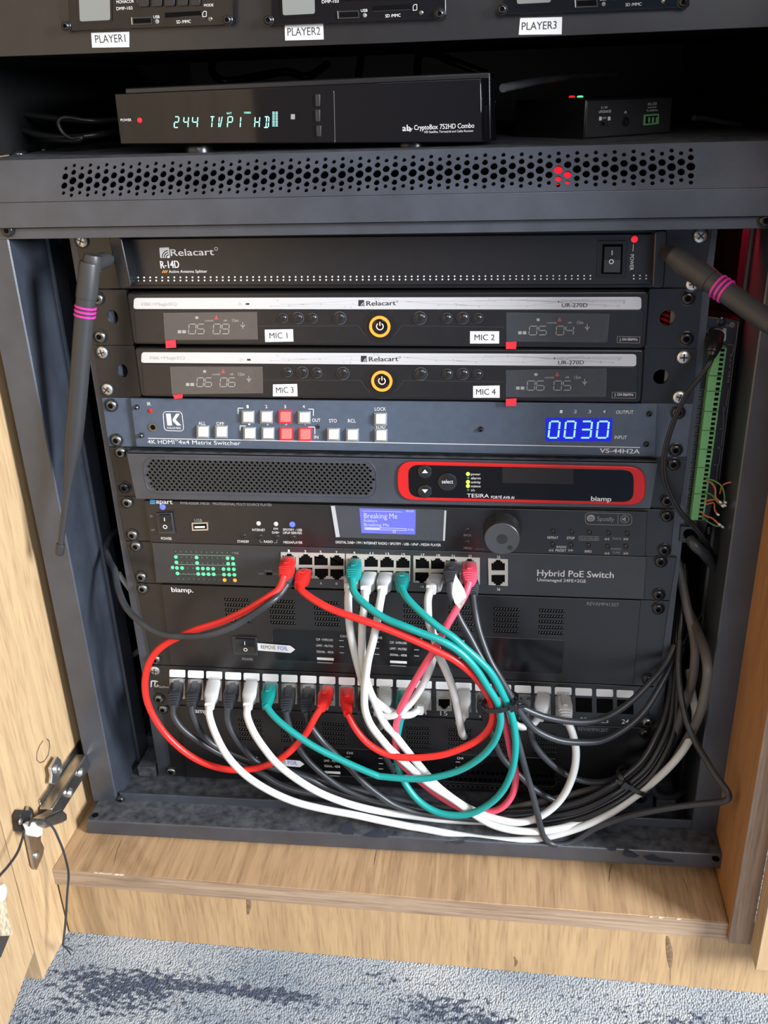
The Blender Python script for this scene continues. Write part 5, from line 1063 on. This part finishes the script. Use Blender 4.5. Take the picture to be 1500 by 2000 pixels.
# white
cord('white patch cord hanging from beneath the teal plug and curving to patch panel', 'cwhite', [(682, 1148, YB), (680, 1172, -48), (681, 1199, -50), (685, 1237, -52), (692, 1271, -52), (700, 1303, -50), (709, 1333, -48), (722, 1357, -48), (739, 1374, -48), (760, 1388, -47), (783, 1396, -45), (803, 1395, -43), (818, 1385, -40)],
     [((693, 1123), YP, (682, 1149), YB, 'square'), ((829, 1356), YP, (818, 1388), -40, 'square')], 3.4)
cord('white patch cord, second of the three hanging side by side, ending far right', 'cwhite', [(714, 1152, YB), (712, 1183, -50), (708, 1215, -54), (707, 1250, -54), (707, 1278, -54), (711, 1305, -52), (720, 1343, -50), (731, 1369, -50), (742, 1396, -50), (755, 1418, -51), (770, 1434, -52), (795, 1466, -54), (825, 1502, -56), (855, 1536, -58), (900, 1570, -60), (940, 1590, -61), (975, 1601, -62), (1010, 1606, -62), (1045, 1599, -61), (1080, 1577, -58), (1105, 1546, -55), (1121, 1506, -52), (1125, 1466, -49), (1118, 1432, -46), (1108, 1408, -43)],
     [((724, 1124), YP, (714, 1153), YB, 'square'), ((1100, 1360), YP, (1107, 1411), -44, 'ribbed')], 3.4)
cord('white patch cord, third of the three hanging side by side, nearest the camera', 'cwhite', [(747, 1152, YB), (741, 1184, -54), (736, 1216, -60), (729, 1250, -62), (720, 1285, -62), (715, 1317, -60), (712, 1345, -58), (712, 1378, -56), (717, 1400, -56), (728, 1422, -57), (752, 1452, -58), (765, 1466, -58), (800, 1498, -58), (840, 1532, -59), (885, 1561, -60), (925, 1590, -62), (965, 1612, -64), (1015, 1623, -65), (1070, 1622, -64), (1125, 1609, -54), (1175, 1586, -44), (1215, 1556, -36), (1255, 1518, -22), (1290, 1470, -8), (1322, 1420, 6), (1340, 1370, 14), (1350, 1310, 24)],
     [((755, 1125), YP, (747, 1153), YB, 'square')], 3.4)
cord('white patch cord dropping from the right of the switch and ending below', 'cwhite', [(842, 1150, YB), (836, 1170, -48), (836, 1195, -50), (838, 1215, -51), (845, 1236, -52), (851, 1257, -53), (857, 1280, -54), (869, 1305, -54), (880, 1332, -54), (889, 1362, -53), (894, 1388, -52), (898, 1410, -50), (902, 1431, -44), (906, 1438, -34)],
     [((855, 1129), YP, (842, 1152), YB, 'square')], 3.4)
cord('short white cord segment crossing behind the pink cord', 'cwhite', [(852, 1240, -30), (850, 1268, -40), (840, 1305, -44), (827, 1335, -46), (807, 1366, -47), (788, 1386, -49), (768, 1397, -50), (748, 1398, -48), (735, 1392, -42)], (), 3.4)
cord('white patch cord from patch port three making the longest bottom sweep', 'cwhite', [(409, 1378, YB), (409, 1398, -48), (421, 1434, -56), (443, 1475, -62), (476, 1511, -66), (520, 1541, -68), (573, 1565, -68), (631, 1580, -67), (690, 1591, -65), (745, 1603, -63), (800, 1614, -62), (825, 1618, -62), (900, 1632, -60), (960, 1640, -62), (1020, 1641, -63), (1075, 1633, -62), (1130, 1617, -58), (1180, 1595, -52), (1220, 1570, -46), (1265, 1536, -38), (1305, 1500, -36), (1338, 1460, -36), (1354, 1425, -36), (1359, 1395, -30), (1352, 1355, -8), (1345, 1310, 12)],
     [((419, 1331), YP, (409, 1380), YB, 'square')], 3.4)
cord('white patch cord from patch port five running under the black cords', 'cwhite', [(484, 1378, YB), (483, 1399, -48), (496, 1431, -56), (518, 1464, -62), (543, 1493, -65), (580, 1522, -66), (624, 1548, -65), (672, 1567, -62), (719, 1580, -58), (763, 1588, -54), (800, 1593, -50), (860, 1600, -48), (930, 1604, -46), (1010, 1606, -46), (1100, 1594, -44), (1180, 1566, -30), (1225, 1540, -18), (1260, 1505, -4), (1285, 1465, 6)],
     [((492, 1334), YP, (484, 1380), YB, 'square')], 3.4)
cord('short white cord from patch port twenty curving left behind the bundle', 'cwhite', [(1053, 1400, -34), (1040, 1414, -38), (1020, 1420, -44), (1003, 1412, -48), (992, 1396, -46), (985, 1375, -30)], [((1062, 1360), YP, (1053, 1402), -36, 'square')], 3.2)
cord('stub white plug seated in the sixteenth patch panel port', 'cwhite', [(906, 1394, -34), (904, 1402, -38), (900, 1408, -34), (896, 1412, -20)], [((906, 1352), YP, (906, 1396), -34, 'square')], 3.2)
cord('grey white plug seated in the twelfth patch panel port', 'clight', [(752, 1392, -34), (751, 1402, -36), (748, 1412, -30), (742, 1420, -16)], [((752, 1348), YP, (752, 1394), -34, 'square')], 3.2)
# dark cords from the patch panel
def pp(i): px = PX[i-1]; return (px+1, plab(px)+18)
cord('dark grey patch cord from the first patch panel port', 'cgrey', [(338, 1376, YB), (339, 1398, -47), (356, 1423, -48), (386, 1446, -46), (415, 1464, -44), (450, 1482, -42), (490, 1500, -42), (514, 1513, -44), (543, 1531, -46), (580, 1545, -46), (625, 1553, -44), (690, 1565, -42), (760, 1578, -40), (850, 1592, -38), (950, 1600, -38)], [(pp(1), YP, (338, 1379), YB, 'ribbed')], 2.9)
cord('dark grey patch cord from the second patch panel port', 'cgrey', [(373, 1378, YB), (377, 1398, -46), (393, 1431, -46), (419, 1456, -44), (455, 1472, -42), (492, 1486, -42), (530, 1498, -42), (590, 1512, -42), (650, 1530, -42), (720, 1548, -40), (800, 1566, -40), (900, 1582, -38)], [(pp(2), YP, (373, 1381), YB, 'ribbed')], 2.9)
cord('dark grey patch cord from the fourth patch panel port', 'cgrey', [(445, 1380, YB), (444, 1405, -46), (455, 1434, -48), (477, 1464, -48), (499, 1486, -47), (529, 1499, -46), (569, 1509, -46), (609, 1523, -46), (646, 1542, -44), (700, 1560, -42), (780, 1580, -40), (880, 1594, -40)], [(pp(4), YP, (445, 1382), YB, 'ribbed')], 2.9)
cord('dark grey patch cord from the seventh patch panel port', 'cgrey', [(558, 1388, YB), (562, 1409, -45), (573, 1442, -46), (587, 1467, -46), (609, 1493, -48), (639, 1519, -50), (672, 1541, -52), (719, 1559, -54), (763, 1568, -55), (830, 1582, -54), (920, 1592, -50), (1000, 1594, -46), (1080, 1586, -42)], [(pp(7), YP, (558, 1390), YB, 'ribbed')], 2.9)
cord('dark grey patch cord from the eighth patch panel port', 'cgrey', [(597, 1390, YB), (606, 1416, -44), (628, 1446, -46), (653, 1471, -50), (683, 1500, -54), (712, 1530, -58), (745, 1556, -60), (774, 1574, -60), (820, 1588, -58), (900, 1598, -54), (990, 1602, -50), (1070, 1592, -46), (1150, 1568, -40)], [(pp(8), YP, (597, 1392), YB, 'ribbed')], 2.9)
cord('dark grey patch cord hanging behind the three white cords', 'cgrey', [(706, 1392, -34), (717, 1418, -32), (738, 1453, -30), (757, 1487, -26), (768, 1506, -18)], [(pp(11), YP, (706, 1394), -36, 'ribbed')], 2.9)
cord('dark grey patch cord from the seventeenth patch panel port', 'cgrey', [(946, 1392, -40), (951, 1410, -42), (962, 1438, -44), (981, 1480, -44), (1020, 1520, -44), (1050, 1546, -44), (1090, 1566, -42), (1130, 1578, -40), (1175, 1573, -36), (1215, 1557, -30), (1255, 1528, -22), (1295, 1485, -12), (1325, 1430, 0), (1340, 1370, 6)], [(pp(17), YP, (946, 1394), -42, 'ribbed')], 2.9)
cord('dark grey cord drooping from the tied bundle towards the lower right', 'cgrey', [(1026, 1378, -34), (1030, 1400, -42), (1042, 1450, -44), (1070, 1486, -44), (1110, 1515, -42), (1150, 1527, -38), (1190, 1525, -32), (1235, 1500, -22), (1275, 1455, -12), (1305, 1410, -4)], [(pp(19), YP, (1024, 1384), -34, 'ribbed')], 2.9)
# black cords from the switch through the tie
cord('black patch cord from the upper switch port left of the pink plug', 'cgrey', [(879, 1136, YB), (881, 1165, -48), (896, 1205, -52), (917, 1243, -56), (938, 1282, -60), (962, 1318, -62), (984, 1350, -63), (1004, 1370, -62), (1032, 1388, -60), (1080, 1404, -56), (1140, 1410, -50), (1188, 1399, -42), (1232, 1370, -32), (1270, 1332, -20), (1300, 1296, -8), (1318, 1260, 2)], [((884, 1104), YP, (879, 1138), YB, 'ribbed')], 2.9)
cord('black patch cord from the lower switch port behind the pink plug', 'cgrey', [(923, 1160, YB), (928, 1197, -48), (937, 1237, -54), (955, 1286, -60), (973, 1318, -63), (992, 1350, -64), (1006, 1374, -64), (1022, 1400, -63), (1048, 1427, -61), (1092, 1446, -57), (1140, 1450, -51), (1180, 1445, -45), (1225, 1420, -36), (1262, 1384, -26), (1296, 1328, -12), (1316, 1285, 0), (1326, 1240, 8)], [((917, 1130), YP, (923, 1162), YB, 'ribbed')], 2.9)
cord('grey cord curving from beneath the leftmost red plug out of the rack at left', 'cgrey', [(560, 1142, YB), (547, 1160, -52), (530, 1175, -60), (493, 1201, -66), (447, 1227, -70), (400, 1241, -70), (353, 1243, -66), (313, 1237, -60), (277, 1217, -52), (247, 1187, -42), (231, 1150, -28), (224, 1114, -12), (214, 1096, 2), (208, 1074, 16), (213, 1052, 30), (226, 1039, 44), (250, 1034, 60)], [((565, 1118), YP, (560, 1143), YB, 'ribbed')], 3.0)
# loose black cord in front
cord('slim black cord with a sharp kink touching the right side board', 'cgrey', [(1000, 1385, -60), (1005, 1420, -62), (1015, 1460, -64), (1027, 1505, -65), (1040, 1550, -66), (1050, 1590, -66), (1060, 1628, -67), (1072, 1645, -66), (1090, 1650, -65), (1120, 1644, -62), (1165, 1617, -58), (1220, 1597, -58), (1280, 1583, -62), (1350, 1572, -72), (1400, 1567, -82), (1421, 1561, -88), (1422, 1549, -88), (1412, 1533, -84), (1395, 1510, -76), (1378, 1482, -66), (1360, 1452, -54), (1345, 1420, -44), (1335, 1385, -34), (1328, 1345, -24), (1325, 1300, -14), (1328, 1250, 0)], (), 2.8)
# bundle at the right
RB = [('top', 'cblack', 2.9, 0, -34), ('second', 'cgrey', 2.9, 7, -30), ('third', 'cblack', 2.9, 14, -36), ('fourth', 'cgrey', 2.9, 21, -34), ('lowest', 'cblack', 2.9, 28, -38)]
for nm, k, r, o, yb in RB:
    cord('%s black cord in the tied bundle rising at lower right' % nm, k, [(958, 1588+o*0.7, yb-6), (1030+o*0.3, 1583+o*1.1, yb-12), (1080+o*0.3, 1577+o*1.15, yb-14), (1140, 1562+o*1.25, yb-14), (1190, 1537+o*1.35, yb-10), (1222+o*0.25, 1514+o*1.3, yb-4), (1256+o*0.5, 1482+o*1.2, yb+4), (1280+o*0.75, 1440+o*1.0, yb+14), (1298+o*0.75, 1400+o*0.7, yb+22), (1309+o*0.5, 1350+o*0.3, yb+29), (1314+o*0.4, 1290, yb+36), (1319+o*0.35, 1230, yb+46), (1326+o*0.3, 1160, yb+60)], (), r, 'tied black cords at lower right', 'signal_cable')
cord('taupe grey cord entering the tied bundle from the left', 'ctaupe', [(955, 1586, -36), (1000, 1578, -36), (1045, 1568, -34), (1090, 1559, -32), (1135, 1547, -28), (1180, 1533, -22), (1225, 1508, -14), (1262, 1475, -6), (1295, 1425, 0)], (), 3.1, 'tied black cords at lower right', 'signal_cable')
# cables rising behind the right rail
simple_cord('signal_cable', 'inner taupe cable rising behind the right rail', [(1318, 1085, 30), (1326, 1110, 22), (1341, 1182, 10), (1355, 1242, -4), (1357, 1290, -14), (1350, 1338, -18), (1337, 1375, -18), (1322, 1425, -16), (1300, 1470, -10)], 'ctaupe', 4.0)
simple_cord('signal_cable', 'outer taupe cable bowing nearest the right corner post', [(1340, 1182, 30), (1358, 1222, 0), (1375, 1266, -40), (1382, 1310, -60), (1377, 1350, -58), (1366, 1395, -52), (1345, 1440, -34), (1318, 1485, -22)], 'ctaupe', 4.0)
simple_cord('signal_cable', 'black cable looping below the bundle at the right', [(1322, 1340, -2), (1314, 1380, -8), (1303, 1432, -14), (1281, 1485, -20), (1273, 1520, -22), (1277, 1545, -20), (1292, 1556, -16), (1313, 1556, -8), (1342, 1543, 4), (1372, 1520, 18)], 'cgrey', 3.0)
for lab, pts in (('vertical black cable beside the right rail', [(1336, 1100, 44), (1340, 1150, 36), (1338, 1210, 28), (1326, 1270, 18), (1322, 1330, 10), (1310, 1400, 2), (1285, 1460, -6)]), ('vertical black cable farthest right in the rack', [(1396, 1085, 50), (1402, 1120, 46), (1404, 1160, 40), (1360, 1215, 20), (1338, 1260, 10), (1322, 1300, 4)]), ('black cable crossing diagonally below the control unit', [(1420, 1150, 40), (1400, 1178, 32), (1370, 1205, 24), (1348, 1232, 16), (1332, 1262, 8)])):
    simple_cord('signal_cable', lab, pts, 'cblack', 3.0)
simple_cord('network_cable', 'thick black network cable plugged into the control unit', [(1348, 1052, -4), (1358, 1066, -10), (1376, 1082, -8), (1394, 1104, 4), (1412, 1128, 18), (1424, 1152, 34), (1428, 1180, 50)], 'cgrey', 4.6)
# twin wire power lead of the control unit
root = thing('power_lead', 'black twin lead with a barrel plug feeding the control unit', 'cable', U(1300, 900, -12))
tw = [(1391, 694, -14), (1386, 708, -18), (1370, 733, -20), (1340, 772, -22), (1317, 820, -22), (1301, 871, -22), (1296, 916, -22), (1305, 957, -22), (1329, 1001, -20), (1353, 1025, -16), (1376, 1055, -10), (1391, 1086, 4), (1398, 1104, 20)]
for o in (-2.4, 2.4):
    b = M(); b.tube(spline([U(p[0]+o, p[1]-o*0.3, p[2]) for p in tw], 6), 1.35, 'cblack', 10); b.build('wire', root)
P0, P1 = U(1399, 655, 6), U(1388, 697, -14); b = M(); b.loft(P0, P1, (1, 0, 0), [(0, 12, 12), (0.4, 13, 13), (0.55, 12, 12), (0.7, 10, 10), (0.75, 8.6, 8.6), (0.8, 9.4, 9.4), (0.86, 7.4, 7.4), (0.92, 8, 8), (1, 5, 5)], 'cblack', 18, 2.2); b.build('barrel_plug', root)
# cables behind the left rail
simple_cord('signal_cable', 'short grey cable behind the left rail beside the switch', [(232, 1120, 20), (246, 1140, 24), (262, 1162, 30)], 'clight', 2.6)
simple_cord('signal_cable', 'pale cable crossing low behind the left rail', [(236, 1290, 60), (258, 1280, 60), (280, 1264, 60), (300, 1250, 60)], 'ctaupe', 3.0)
# cable ties
def tie(label, centre, y, axis_px, ru, rv, ang, w=4.4):
    """strap around a bundle: an ellipse of strap, head and tail"""
    root = thing('cable_tie', label, 'cable tie', U(*centre, y))
    c = U(*centre, y); e = (U(*axis_px, y)-c).normalized(); ax = Vector((e.x, 0, e.z)); f = Vector((-e.z, 0, e.x)); dp = Vector((0, -1, 0))
    vs = []; fs = []; N = 28; bb = M()
    for i in range(N):
        t = 2*math.pi*i/N; base = c+f*math.cos(t)*ru+dp*math.sin(t)*rv; n_ = (f*math.cos(t)+dp*math.sin(t))
        vs += [base-ax*w/2, base+ax*w/2, base+ax*w/2+n_*1.2, base-ax*w/2+n_*1.2]
    for i in range(N):
        j = (i+1) % N
        for a in range(4): fs.append([4*i+a, 4*i+(a+1) % 4, 4*j+(a+1) % 4, 4*j+a])
    bb.add(vs, fs, 'satin'); bb.build('strap', root)
    h = c+f*math.cos(ang)*ru+dp*math.sin(ang)*(rv+1); bb = M(); bb.prism([h+ax*3.4+f*3.4, h-ax*3.4+f*3.4, h-ax*3.4-f*3.4, h+ax*3.4-f*3.4], dp*5, 'satin'); bb.build('tie_head', root, 0.6)
    bb = M(); bb.prism([h+ax*2+dp*2, h-ax*2+dp*2, h-ax*2+f*10+dp*4, h+ax*1.4+f*12+dp*4], dp*1.0, 'satin'); bb.build('tie_tail', root)
tie('black cable tie around the red, teal and black cords', (978, 1371), -66, (988, 1400), 15, 11, 0.75)
tie('black cable tie on the bundle at lower right', (1238, 1524), -40, (1262, 1500), 17, 13, 0.9)
